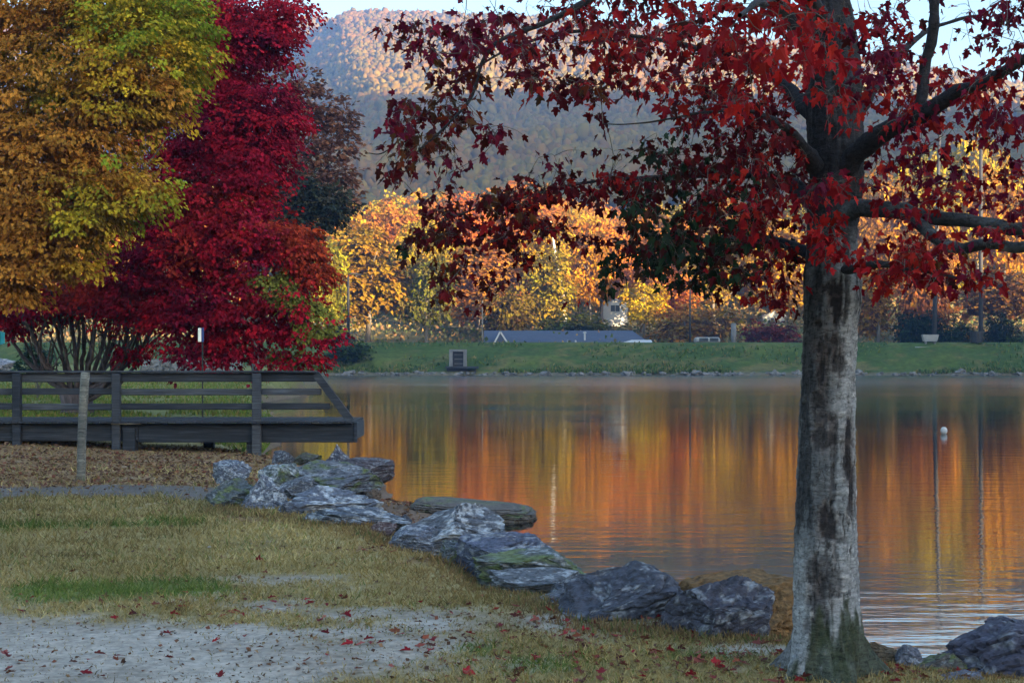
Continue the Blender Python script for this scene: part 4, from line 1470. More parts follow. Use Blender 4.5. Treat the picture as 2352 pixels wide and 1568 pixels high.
def build_behind():
    # small white and navy sign
    Y = 39.2
    zg = float(ground_z(np.array([PX(462, Y)]), np.array([Y]))[0])
    x = PX(462, Y)
    s = empty('park_sign', (x, Y, zg))
    tag(s, 'narrow white and navy sign on a thin post under the red tree', 'sign')
    zc = PZ(769, Y) - zg
    MB().tube([(.03, .03, -.2), (.03, .03, zc + .15)], .02, 8).build('post', M_DARK, s)
    MB().box((-.035, -.02, zc), (.085, .03, .36), bev=.008).build('panel', M_WHITE, s)
    MB().box((.045, -.02, zc), (.06, .03, .38), bev=.008).build('edge_panel', M_BLUE, s)
    # teal flag at the frame edge
    Y = 40.0
    x = PX(-6, Y)
    zg = float(ground_z(np.array([x]), np.array([Y]))[0])
    s = empty('teal_pennant', (x, Y, zg))
    tag(s, 'bright teal pennant on a post at the left edge', 'flag')
    MB().tube([(-.05, 0, -.2), (-.05, 0, PZ(745, Y) - zg)], .03, 8).build('post', M_POLE, s)
    g = np.linspace(0, 1, 9)
    V = []
    for q in g:
        for h in (0, 1):
            hh = PZ(758, Y) - zg - h * (.42 - .12 * q)
            V.append((-.04 + q * .24, .05 * math.sin(q * 6), hh - .06 * q))
    V = np.array(V)
    V2 = V + (0, .012, 0)
    kk = np.arange(8) * 2
    F = np.concatenate([np.stack([kk, kk + 2, kk + 3, kk + 1], -1), np.stack([kk, kk + 1, kk + 3, kk + 2], -1) + 18])
    link('cloth', mesh_np('cloth', np.vstack([V, V2]), F, M_TEAL), s)
    # low stone wall
    r = np.random.default_rng(8)
    Y = 88.0
    V0, F0 = ico(2)
    Vs, Fs, n0 = [], [], 0
    xa, xb = PX(325, Y), PX(545, Y)
    zg = 1.35
    for row in range(3):
        x = xa
        while x < xb:
            w_ = r.uniform(.35, .7)
            V = np.sign(V0) * np.abs(V0) ** .6 * (w_ * .55, .35, .24) * (1 + .1 * r.normal(size=(len(V0), 1))) + (x + w_ / 2, Y + r.normal() * .05, zg + row * .34 - .002 * (x - xa) ** 2)
            Vs.append(V)
            Fs.append(F0 + n0)
            n0 += len(V0)
            x += w_
    tag(link('stone_wall', mesh_np('stone_wall', np.concatenate(Vs), np.concatenate(Fs), M_STONE)), 'low grey dry-stone wall on the slope behind the boardwalk', 'wall')


build_behind()


# ------------------------------------------------------------------ the left-hand trees
def pick(pal, n, r):
    return np.asarray(pal, float)[r.integers(0, len(pal), n)]


def build_red_maple():
    r = np.random.default_rng(41)
    Y0 = 45.0
    rows = [  # px, py, rx, ry, Y, depth
        (640, 20, 90, 60, 45, 1.6), (560, 70, 120, 70, 44.5, 2), (610, 100, 80, 45, 44, 1.2), (470, 30, 130, 60, 45.5, 2), (330, 20, 150, 80, 46, 2.5), (500, 150, 80, 60, 44.5, 2), (500, 230, 90, 70, 45, 2),
        (610, 240, 90, 60, 44, 1.8), (640, 290, 62, 60, 43.5, 1.4), (520, 300, 140, 80, 44, 2.4), (580, 370, 95, 70, 43, 1.8), (430, 340, 130, 80, 45, 2.6), (480, 440, 140, 70, 43.5, 2.4), (590, 450, 60, 40, 43, 1.2),
        (360, 470, 140, 80, 45, 2.6), (560, 520, 110, 60, 42.5, 1.8), (640, 550, 70, 55, 42, 1.3), (700, 600, 50, 36, 42, .9), (722, 622, 46, 26, 42, .9), (690, 560, 50, 40, 42, 1.0), (450, 560, 150, 80, 43, 2.4), (330, 600, 140, 80, 43.5, 2.6),
        (600, 640, 100, 60, 42, 1.6), (680, 680, 48, 50, 41.5, .9), (742, 748, 44, 28, 41.5, .8), (712, 740, 40, 90, 41.6, .9), (690, 700, 56, 40, 41.5, .9), (640, 740, 62, 70, 42, 1.1), (540, 720, 100, 70, 42.2, 1.6), (430, 690, 100, 70, 42.5, 1.8),
        (560, 800, 46, 46, 42, .8), (505, 790, 40, 56, 42, .8), (440, 780, 50, 60, 42.3, .9), (385, 750, 46, 50, 42.6, 1.0), (300, 690, 110, 50, 44, 2.0), (200, 660, 120, 45, 44.5, 2.2), (90, 690, 110, 36, 45, 2.0),
        (20, 730, 60, 30, 45, 1.4), (300, 790, 30, 42, 44, .7), (722, 815, 22, 36, 41.6, .6), (650, 820, 40, 34, 42, .6)]
    L = px_lumps(rows)
    base, al, nn, Lf, si, c = crown_cards(L, 8600, 13, .125, .46, .62, r, .12, .80)
    n = fbm(c * .55, 301, 3)
    n2 = fbm(c * 1.4, 303, 3)
    crim, deep, plum, brick = (.32, .007, .017), (.22, .005, .019), (.10, .004, .024), (.34, .05, .014)
    C = np.tile(np.array(crim), (len(c), 1))
    C = lerp(C, deep, sstep(-.1, .35, n2))
    C = lerp(C, plum, sstep(.0, .5, n) * .8)
    pyy = HOR - (c[:, 2] - EYE) / c[:, 1] * FPX
    C = lerp(C, brick, sstep(-.05, .4, -n) * sstep(380, 460, pyy) * (1 - sstep(640, 720, pyy)) * .85)
    C = (C * r.uniform(.55, 1.45, (len(C), 1)))[si] * r.uniform(.85, 1.18, (len(si), 1))
    # olive leaves still on the low right branches
    pxx = 1176 + base[:, 0] / base[:, 1] * FPX
    pyb = HOR - (base[:, 2] - EYE) / base[:, 1] * FPX
    ol = (sstep(.27, .42, fbm(base * .9, 311, 3)) * (pyb > 610) * (pxx > 570)) > .5
    C[ol] = np.array([.19, .19, .035]) * r.uniform(.7, 1.3, (ol.sum(), 1))
    V, F, Cc = kite_cards(base, al, nn, Lf, Lf * .38, C)
    gx, gy = PX(178, Y0), Y0
    zg = float(ground_z(np.array([gx]), np.array([gy]))[0])
    o = empty('red_maple', (gx, gy, zg))
    tag(o, 'broad crimson maple with many fanning stems behind the boardwalk', 'tree')
    off = np.array([gx, gy, zg])
    link('crown', mesh_np('crown', V - off, F, M_LEAF_MID, Cc), o)
    mb = MB()
    mb.tube([(0, 0, -.2), (0, 0, .25), (-.04, 0, .75)], [.62, .46, .52], 12)
    ends = [(20, 690, 46), (60, 640, 45), (95, 620, 44), (130, 610, 46), (170, 600, 44.5), (210, 600, 46), (240, 620, 45), (275, 640, 44), (310, 650, 46), (345, 680, 45), (330, 720, 44), (150, 560, 45), (290, 560, 45.5), (420, 560, 44), (520, 420, 45), (380, 380, 46), (-10, 700, 45), (40, 700, 43.6), (80, 680, 43.5), (115, 660, 43.4), (150, 650, 43.6), (190, 650, 43.3), (225, 665, 43.5), (260, 670, 43.4), (300, 690, 43.6), (325, 710, 43.5), (350, 740, 43.8), (55, 730, 43.5), (290, 730, 43.4)]
    for i, (px, py, Y) in enumerate(ends):
        e = P(px, py, Y) - off
        s = np.array([(px - 180) / 170 * .32, r.normal() * .15, .45 + r.uniform(0, .3)])
        mid = s + (e - s) * .45 + np.array([r.normal() * .12 + (e[0] - s[0]) * .12, r.normal() * .2, -.10 * abs(e[0])])
        rad = r.uniform(.035, .085)
        pts = spline([s, mid, e], 14)
        pts[1:-1] += r.normal(size=(12, 3)) * .025
        mb.tube(pts, np.linspace(rad, rad * .45, 14), 8)
        for q in range(4):
            t = r.integers(4, 12)
            e2 = pts[t] + np.array([r.normal() * .5, r.normal() * .4, r.uniform(.5, 1.5)])
            mb.tube(spline([pts[t], (pts[t] + e2) / 2 + r.normal(size=3) * .08, e2], 7), np.linspace(rad * .4, .012, 7), 5)
    mb.build('trunk', m_plain('purple_grey_bark', (.085, .07, .075), .9, .15, .5, 9, (1, 1, .3), .02), o, True)


build_red_maple()


def build_yellow_maple():
    r = np.random.default_rng(43)
    rows = [(60, 20, 170, 110, 37, 2.4), (230, 10, 160, 90, 36.5, 2.4), (380, 30, 110, 80, 37, 1.8), (440, 90, 60, 60, 37, 1.2), (430, 150, 60, 36, 36.8, 1.0), (300, 120, 150, 90, 36, 2.2), (120, 170, 170, 100, 36.5, 2.4), (370, 210, 80, 55, 36.4, 1.4),
            (270, 240, 140, 70, 36, 2.0), (60, 300, 160, 100, 36.4, 2.4), (200, 320, 120, 60, 36, 1.8), (90, 410, 160, 90, 36, 2.2), (260, 410, 110, 50, 35.6, 1.5), (350, 440, 60, 40, 35.4, .9), (200, 490, 130, 55, 35.6, 1.6),
            (60, 510, 140, 70, 36, 2.0), (130, 570, 110, 45, 35.6, 1.3), (40, 610, 110, 50, 35.8, 1.5), (30, 655, 80, 30, 35.6, 1.0), (180, 600, 50, 30, 35.4, .7), (-120, 300, 160, 260, 37, 2.6), (-120, 60, 160, 160, 37, 2.6), (-100, 600, 120, 90, 36.4, 2.0)]
    L = px_lumps(rows)
    base, al, nn, Lf, si, c = crown_cards(L, 8600, 13, .112, .42, .66, r, .08, .72)
    n = fbm(c * .45, 401, 3)
    n2 = fbm(c * 1.2, 403, 3)
    C = np.tile(np.array([.32, .24, .015]), (len(c), 1))
    C = lerp(C, (.15, .20, .014), sstep(.0, .35, n2))
    C = lerp(C, (.48, .29, .018), sstep(.05, .45, -n2) * .9)
    pxx = 1176 + c[:, 0] / c[:, 1] * FPX
    C = lerp(C, (.36, .14, .025), sstep(-.15, .35, n + .35 - np.clip(pxx, 0, 500) / 500) * .85)
    C = (C * r.uniform(.6, 1.4, (len(C), 1)))[si] * r.uniform(.85, 1.18, (len(si), 1))
    V, F, Cc = kite_cards(base, al, nn, Lf, Lf * .36, C)
    gx, gy = PX(-330, 37), 37.0
    zg = float(ground_z(np.array([gx]), np.array([gy]))[0])
    off = np.array([gx, gy, zg])
    o = empty('yellow_maple', off)
    tag(o, 'mustard and olive maple crown hanging in from the left edge', 'tree')
    link('crown', mesh_np('crown', V - off, F, M_LEAF_MID, Cc), o)
    mb = MB()
    mb.tube([(0, 0, -.2), (.05, 0, 1.5), (.1, 0, 3.2), (.3, 0, 6), (.4, 0, 9)], [.34, .26, .22, .15, .05], 10)
    for px, py, Y, h in ((100, 420, 36, 2.6), (420, 110, 36.8, 4.6), (300, 260, 36, 3.8), (120, 600, 35.8, 2.0), (200, 60, 36.6, 5.0), (350, 400, 35.6, 3.0)):
        e = P(px, py, Y) - off
        s = np.array([.1, 0, h])
        pts = spline([s, s + (e - s) * .5 + (0, 0, .5), e], 16)
        mb.tube(pts, np.linspace(.11, .015, 16), 7)
        for q in range(6):
            t = r.integers(5, 15)
            e2 = pts[t] + np.array([r.uniform(.2, 1.0), r.normal() * .5, r.normal() * .5])
            mb.tube(spline([pts[t], (pts[t] + e2) / 2 + r.normal(size=3) * .06, e2], 7), np.linspace(.03, .008, 7), 5)
    mb.build('trunk', M_BARK_DARK, o, True)


build_yellow_maple()


def mid_tree(name, label, rows, Y, trunk_px, n, per, leaf, spread, pal, seed, inner=.2, branch=10, droop=.4, trunk_r=.25, bark=None):
    r = np.random.default_rng(seed)
    L = px_lumps(rows)
    base, al, nn, Lf, si, c = crown_cards(L, n, per, leaf, spread, droop, r, inner)
    C = pick(pal, n, r)[si] * r.uniform(.65, 1.3, (len(si), 1))
    V, F, Cc = kite_cards(base, al, nn, Lf, Lf * .4, C)
    gx = PX(trunk_px, Y)
    zg = float(ground_z(np.array([gx]), np.array([Y]))[0])
    off = np.array([gx, Y, zg])
    o = empty(name, off)
    tag(o, label, 'shrub' if 'shrub' in name else 'tree')
    link('crown', mesh_np('crown', V - off, F, M_LEAF_MID, Cc), o)
    top = L[:, 2].max() - zg
    mb = MB()
    mb.tube(spline([(0, 0, -.3), (.05, 0, top * .3), (-.1, 0, top * .6), (0.1, 0, top)], 12), np.linspace(trunk_r, .04, 12), 8)
    for q in range(branch):
        k = r.integers(len(L))
        e = L[k, :3] + unit(r.normal(size=3)) * L[k, 3:] * .7 - off
        s = np.array([0, 0, min(max(e[2] - abs(e[0]) * .7 - .6, top * .08), top * .8)])
        mb.tube(spline([s, (s + e) / 2 + r.normal(size=3) * .15, e], 9), np.linspace(trunk_r * .35, .02, 9), 6)
    mb.build('trunk', bark or M_BARK_DARK, o, True)


mid_tree('brown_oak', 'thin purplish brown half-bare tree between the crimson maple and the mountain',
         [(700, 190, 30, 34, 92, 1.4), (640, 180, 40, 40, 92, 1.4), (740, 250, 50, 40, 92, 2), (790, 270, 34, 30, 92, 1.2), (680, 260, 60, 50, 92, 2), (770, 330, 52, 40, 92, 2), (700, 340, 60, 46, 92, 2), (780, 400, 42, 36, 92, 1.6), (720, 420, 60, 40, 92, 2), (660, 380, 40, 60, 92, 1.6), (800, 460, 26, 24, 92, 1.2), (560, 180, 40, 30, 92, 1.4)],
         92, 590, 1000, 8, .28, .62, [(.21, .09, .055), (.16, .07, .05), (.25, .11, .06), (.12, .06, .045)], 61, .0, 34, .2, .32)
mid_tree('dark_holly', 'dark green bushy evergreen below the purplish brown tree',
         [(690, 440, 60, 40, 88, 1.6), (760, 470, 56, 36, 88, 1.6), (720, 500, 70, 40, 88, 1.8), (650, 480, 40, 50, 88, 1.5), (690, 560, 40, 60, 88, 1.4), (670, 660, 34, 80, 88, 1.2)],
         88, 585, 1100, 9, .24, .5, [(.03, .04, .028), (.045, .05, .03), (.025, .032, .025), (.07, .06, .035)], 62, .2, 8, .4, .22)
mid_tree('dark_shrub', 'dark shrub on the grass beside the crimson maple stems', [(80, 815, 34, 26, 58, .5), (100, 838, 26, 22, 58, .5), (60, 845, 24, 18, 58, .4)], 58, 84, 260, 9, .10, .2, [(.02, .045, .032), (.03, .06, .04), (.018, .03, .022)], 63, .1, 5, .2, .04)


# ------------------------------------------------------------------ the big maple in front
LEAF_OUT = np.array([(0, 0), (.15, -.03), (.36, .03), (.28, .17), (.52, .33), (.56, .52), (.36, .46), (.24, .50), (.25, .70), (.11, .84), (0, 1.0)])
LEAF_OUT = np.vstack([LEAF_OUT, (LEAF_OUT[1:-1] * (-1, 1))[::-1]])


def maple_leaves(C, A, Nn, S_, col, r):
    S = unit(np.cross(A, Nn))
    Nn = np.cross(S, A)
    o = np.vstack([[(0, .38)], LEAF_OUT])
    m = len(o)
    n = len(C)
    curl = r.uniform(.05, .9, n)[:, None]
    tipd = r.uniform(-.5, .35, n)[:, None]
    wid = r.uniform(.5, .95, n)[:, None]
    x = o[None, :, 0] * wid
    y = o[None, :, 1] * np.ones((n, 1))
    z = curl * np.abs(x) * .8 + tipd * y ** 2 * .6
    twist = r.normal(0, .35, n)[:, None] * y * x
    z = z + twist
    V = C[:, None, :] + S_[:, None, None] * (x[..., None] * S[:, None, :] + y[..., None] * A[:, None, :] + z[..., None] * Nn[:, None, :])
    k = np.arange(m - 1)
    F0 = np.stack([0 * k, k + 1, (k + 1) % (m - 1) + 1], -1)
    F = (F0[None] + (np.arange(n) * m)[:, None, None]).reshape(-1, 3)
    return V.reshape(-1, 3), F, np.repeat(col, m, 0)


TY = 8.2
TB = np.array([PX(1905, TY), TY, 0.0])


def build_big_maple():
    r = np.random.default_rng(5)
    zg = float(ground_z(np.array([TB[0]]), np.array([TB[1]]))[0])
    off = np.array([TB[0], TB[1], zg])
    o = empty('foreground_maple', off)
    tag(o, 'large red maple with a pale blotched trunk in the right foreground', 'tree')
    # trunk surface: rows of left/right edges from the picture, as real radii about a real axis
    rows = np.array([  # py, left, right
        (1640, 1740, 2070), (1575, 1765, 2040), (1540, 1795, 2016), (1500, 1808, 1998), (1450, 1818, 1985), (1380, 1820, 1978), (1300, 1819, 1974), (1200, 1823, 1970), (1080, 1827, 1970), (960, 1832, 1968), (860, 1837, 1968), (760, 1842, 1974), (690, 1842, 1984), (640, 1842, 1983),
        (590, 1848, 1974), (520, 1850, 1972), (450, 1852, 1985), (380, 1856, 1988), (300, 1850, 1986), (200, 1842, 1984), (100, 1838, 1975), (0, 1840, 1955), (-150, 1850, 1940), (-500, 1865, 1925), (-900, 1880, 1912)], float)
    nr, na = 430, 112
    zs = PZ(rows[:, 0], TY)
    zz = np.concatenate([np.linspace(zg - .25, PZ(-40, TY), nr - 40), np.linspace(PZ(-40, TY), zs[-1], 41)[1:]])
    slim = np.clip((1500 - rows[:, 0]) / 100, 0, 1) * 5
    lx = np.interp(zz, zs, PX(rows[:, 1] + slim, TY))
    rx = np.interp(zz, zs, PX(rows[:, 2] - slim, TY))
    cx, rad = (lx + rx) / 2, (rx - lx) / 2
    a = np.arange(na) / na * 2 * np.pi
    A, Z = np.meshgrid(a, zz)
    CX, RD = cx[:, None] + 0 * A, rad[:, None] + 0 * A
    fl = np.clip((zg + .26 - Z) / .26, 0, 1.6)
    lob = 1 + fl ** 1.8 * (.20 * np.cos(5 * A + .9) + .16 * np.cos(3 * A - .5))
    q = np.stack([np.cos(A) * 1.0, np.sin(A) * 1.0, Z], -1).reshape(-1, 3)
    nA = fbm(q * np.array([2.2, 2.2, 1.6]), 601, 4).reshape(A.shape)
    nB = fbm(q * np.array([3.2, 3.2, 42.]), 603, 4).reshape(A.shape)      # horizontal plates
    nC = fbm(q * np.array([9, 9, 7.0]), 605, 4).reshape(A.shape)    # vertical cracks
    nD = fbm(q * np.array([3.2, 3.2, 2.6]), 607, 5).reshape(A.shape)
    rr = RD * lob * (1 + .035 * nA) + .007 * nB + .010 * nC * (1 + 2 * np.clip(fl, 0, 1)) - .008 * sstep(.1, .3, nD)
    # picture coordinates of the side facing the lens, for placing scars where they sit on the bark
    XX = CX + rr * np.cos(A)
    YYv = TY + rr * np.sin(A)
    pxm = 1176 + XX / YYv * FPX
    pym = HOR - (Z - EYE) / YYv * FPX
    front = (np.sin(A) < .15)
    C = np.tile(np.array([.22, .225, .24]), (A.size, 1)).reshape(*A.shape, 3)

    def mixin(C, c, t):
        return C + (np.array(c) - C) * np.clip(t, 0, 1)[..., None]
    C = mixin(C, (.16, .165, .175), sstep(-.15, .35, nA + .8 * nB))
    C = mixin(C, (.38, .38, .39), sstep(.12, .42, nB) * .75)
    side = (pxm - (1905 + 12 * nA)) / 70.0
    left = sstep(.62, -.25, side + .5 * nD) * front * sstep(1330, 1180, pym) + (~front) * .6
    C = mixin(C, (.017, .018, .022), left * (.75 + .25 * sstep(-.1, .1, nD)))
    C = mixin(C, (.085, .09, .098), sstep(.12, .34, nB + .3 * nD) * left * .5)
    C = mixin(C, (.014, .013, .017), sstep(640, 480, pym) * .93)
    C = mixin(C, (.035, .034, .038), sstep(.14, .24, nD) * .85)
    scars = [(1925, 690, 13, 42, 1.0), (1908, 665, 26, 9, .9), (1880, 745, 12, 12, 1), (1893, 800, 26, 26, .8), (1888, 850, 10, 46, .9), (1925, 835, 14, 18, .8), (1880, 920, 18, 20, .7), (1895, 960, 24, 14, .7), (1903, 1005, 30, 22, .75), (1950, 1010, 7, 60, 1.0), (1957, 1110, 6, 62, 1.0),
             (1948, 1060, 10, 30, .9), (1905, 1205, 16, 34, .95), (1890, 1190, 7, 20, .8), (1930, 1240, 12, 12, .6), (1952, 1170, 8, 16, .7), (1900, 1340, 34, 46, .7), (1870, 1310, 14, 30, .7), (1880, 1420, 10, 11, 1), (1856, 1440, 7, 20, .6), (1890, 1470, 12, 14, .8), (1868, 1380, 12, 20, .6), (1928, 780, 12, 8, .7)]
    dent = np.zeros_like(A)
    for sx, sy, wx, wy, st in scars:
        d = np.sqrt(((pxm - sx + 6 * nC) / wx) ** 2 + ((pym - sy + 10 * nB) / wy) ** 2)
        d = d + 1.0 * nD + .5 * nC
        m_ = sstep(1.12, .88, d) * front * st
        C = mixin(C, (.014, .012, .014), m_)
        ring = sstep(1.9, 1.3, d) * front * st * (1 - m_)
        C = mixin(C, (.10, .075, .07), ring * .3)
        dent = np.maximum(dent, m_)
    fz = np.abs(fbm(q * np.array([4.5, 4.5, 1.0]) + .25 * np.stack([nC.ravel(), nD.ravel(), 0 * nC.ravel()], -1), 611, 3)).reshape(A.shape)
    fiss = sstep(.035, .008, fz) * sstep(-.1, .15, nA + nD)
    C = mixin(C, (.016, .014, .015), fiss * .85)
    dent = np.maximum(dent, fiss * .8)
    moss = sstep(-.35, .35, (pym - 1465) / 95 + 2.3 * nD + .8 * nC + .75 * side * (pym < 1560))
    C = mixin(C, (.024, .033, .014), moss * .85 * (pym > 1250))
    C = mixin(C, (.03, .032, .02), sstep(.1, .45, nC) * moss)
    C = C * (1 + .18 * nC)[..., None]
    rr = rr - .010 * dent
    V = np.stack([CX + rr * np.cos(A), TY + rr * np.sin(A), Z], -1).reshape(-1, 3)
    i = np.arange(len(zz) - 1)[:, None] * na
    j = np.arange(na)[None, :]
    F = np.stack([i + j, i + (j + 1) % na, i + na + (j + 1) % na, i + na + j], -1).reshape(-1, 4)
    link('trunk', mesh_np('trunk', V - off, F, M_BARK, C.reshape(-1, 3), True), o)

    # limbs: px, py, distance, radius px
    LIMBS = [
        [(1925, 420, 8.15, 34), (1975, 345, 8.0, 30), (2040, 300, 7.8, 27), (2115, 262, 7.6, 26), (2185, 215, 7.4, 21), (2260, 188, 7.2, 17), (2380, 120, 7.0, 13), (2520, 20, 6.8, 9)],
        [(2108, 265, 7.62, 19), (2118, 215, 7.6, 16), (2125, 150, 7.6, 15), (2140, 90, 7.55, 15), (2146, 20, 7.5, 14), (2140, -80, 7.5, 12), (2110, -300, 7.4, 6)],
        [(1915, 500, 8.15, 36), (1975, 478, 8.05, 27), (2060, 484, 7.9, 23), (2140, 497, 7.75, 21), (2240, 508, 7.6, 19), (2360, 520, 7.45, 17), (2600, 500, 7.2, 10)],
        [(2050, 486, 7.95, 17), (2100, 505, 7.75, 18), (2150, 540, 7.55, 18), (2205, 566, 7.4, 17), (2280, 560, 7.25, 16), (2350, 566, 7.15, 15), (2560, 520, 6.9, 9)],
        [(1880, 470, 8.3, 26), (1800, 410, 8.5, 13), (1700, 400, 8.6, 9), (1570, 400, 8.7, 6), (1430, 415, 8.6, 4), (1290, 435, 8.5, 3), (1120, 470, 8.4, 2.2), (985, 520, 8.3, 1.8)],
        [(1875, 120, 8.2, 30), (1780, 10, 8.0, 20), (1620, -60, 7.8, 14), (1450, -40, 7.6, 10), (1280, 40, 7.5, 7), (1130, 110, 7.4, 4.5), (1080, 225, 7.4, 3.6), (1010, 300, 7.4, 2.4), (960, 345, 7.4, 1.6)],
        [(1870, 260, 8.3, 24), (1780, 180, 8.6, 12), (1660, 130, 8.9, 8), (1500, 90, 9.0, 5), (1330, 70, 9.0, 4), (1180, 110, 9.0, 3), (1050, 190, 9.0, 2.4), (900, 340, 8.9, 1.8), (838, 354, 8.9, 1.0)],
        [(1870, 380, 8.1, 22), (1800, 290, 7.7, 10), (1690, 250, 7.4, 5), (1560, 270, 7.2, 2.6), (1440, 285, 7.1, 1.5), (1385, 285, 7.1, 1)],
        [(1885, 600, 8.3, 18), (1810, 560, 8.5, 12), (1700, 545, 8.6, 9), (1560, 560, 8.7, 5), (1450, 590, 8.7, 2), (1400, 610, 8.7, 1.2)],
        [(1900, 60, 7.9, 20), (1840, -30, 6.6, 14), (1760, 0, 5.4, 9), (1700, 40, 4.7, 5)],
        [(1940, 620, 8.0, 12), (2010, 610, 7.6, 8), (2100, 620, 7.3, 6), (2200, 640, 7.1, 3)],
        [(1945, 300, 8.3, 18), (2010, 200, 8.6, 11), (2070, 120, 8.8, 8), (2150, 60, 9.0, 5), (2260, 30, 9.0, 3)],
    ]
    skel, srad = [], []
    for k, L in enumerate(LIMBS):
        L = np.array(L, float)
        pts = np.array([P(x, y, Y) for x, y, Y, _ in L])
        rad = L[:, 3] / FPX * L[:, 2] * (.8 if k in (0, 1, 2, 3) else 1)
        s = spline(np.column_stack([pts, rad]), len(L) * 9)
        pts, rad = s[:, :3], np.maximum(s[:, 3], .002)
        kn = fbm(pts * 6 + k, 620 + k, 3)
        pts = pts + (kn * .35 * rad)[:, None] * np.array([0, .5, 1.]) + .035 * np.stack([0 * kn, fbm(pts * 2.4, 700 + k, 3), fbm(pts * 2.4, 720 + k, 3)], -1) * np.linspace(0, 1, len(pts))[:, None] ** .5
        n = 20 if rad[0] > .03 else 12
        V, F = tube_np(pts, rad, n)
        d = fbm(V * np.array([14, 14, 14.]), 640 + k, 3)
        cen = np.repeat(pts, n, 0)
        V = cen + (V - cen) * (1 + .34 * d)[:, None]
        big = k in (2, 3)
        c = np.tile(np.array([.028, .031, .037]) if big else np.array([.022, .021, .026]), (len(V), 1))
        if big:
            c = lerp(c, (.15, .17, .18), sstep(.0, .45, fbm(V * np.array([5, 9, 14.]), 660 + k, 4)) * (1. if k == 3 else .55))
            c = lerp(c, (.035, .035, .04), sstep(.05, .4, fbm(V * 8, 670 + k, 3)) * .8)
        link('limb', mesh_np('limb', V - off, F, M_BARK, c, True), o)
        skel.append(pts)
        srad.append(rad)
    skel_all = np.concatenate(skel)
    trunk_pts = np.stack([np.interp(np.linspace(PZ(640, TY), PZ(-300, TY), 40), zz, cx), np.full(40, TY), np.linspace(PZ(640, TY), PZ(-300, TY), 40)], -1)

    # leaf sprays: px, py, rx, ry, count, near, far, palette
    RED, MAR, PUR, GRN, HOT, BRN = 0, 1, 2, 3, 4, 5
    PALS = {RED: [(.20, .007, .010), (.15, .005, .010), (.27, .014, .010)], MAR: [(.065, .005, .008), (.055, .004, .009), (.095, .006, .009), (.04, .007, .006)], PUR: [(.09, .005, .020), (.13, .006, .020), (.07, .004, .016)],
            GRN: [(.014, .030, .016), (.020, .038, .020), (.012, .020, .014), (.05, .02, .015)], HOT: [(.23, .007, .010), (.29, .011, .009), (.17, .006, .010)], BRN: [(.09, .03, .009), (.11, .02, .009), (.055, .022, .009)]}
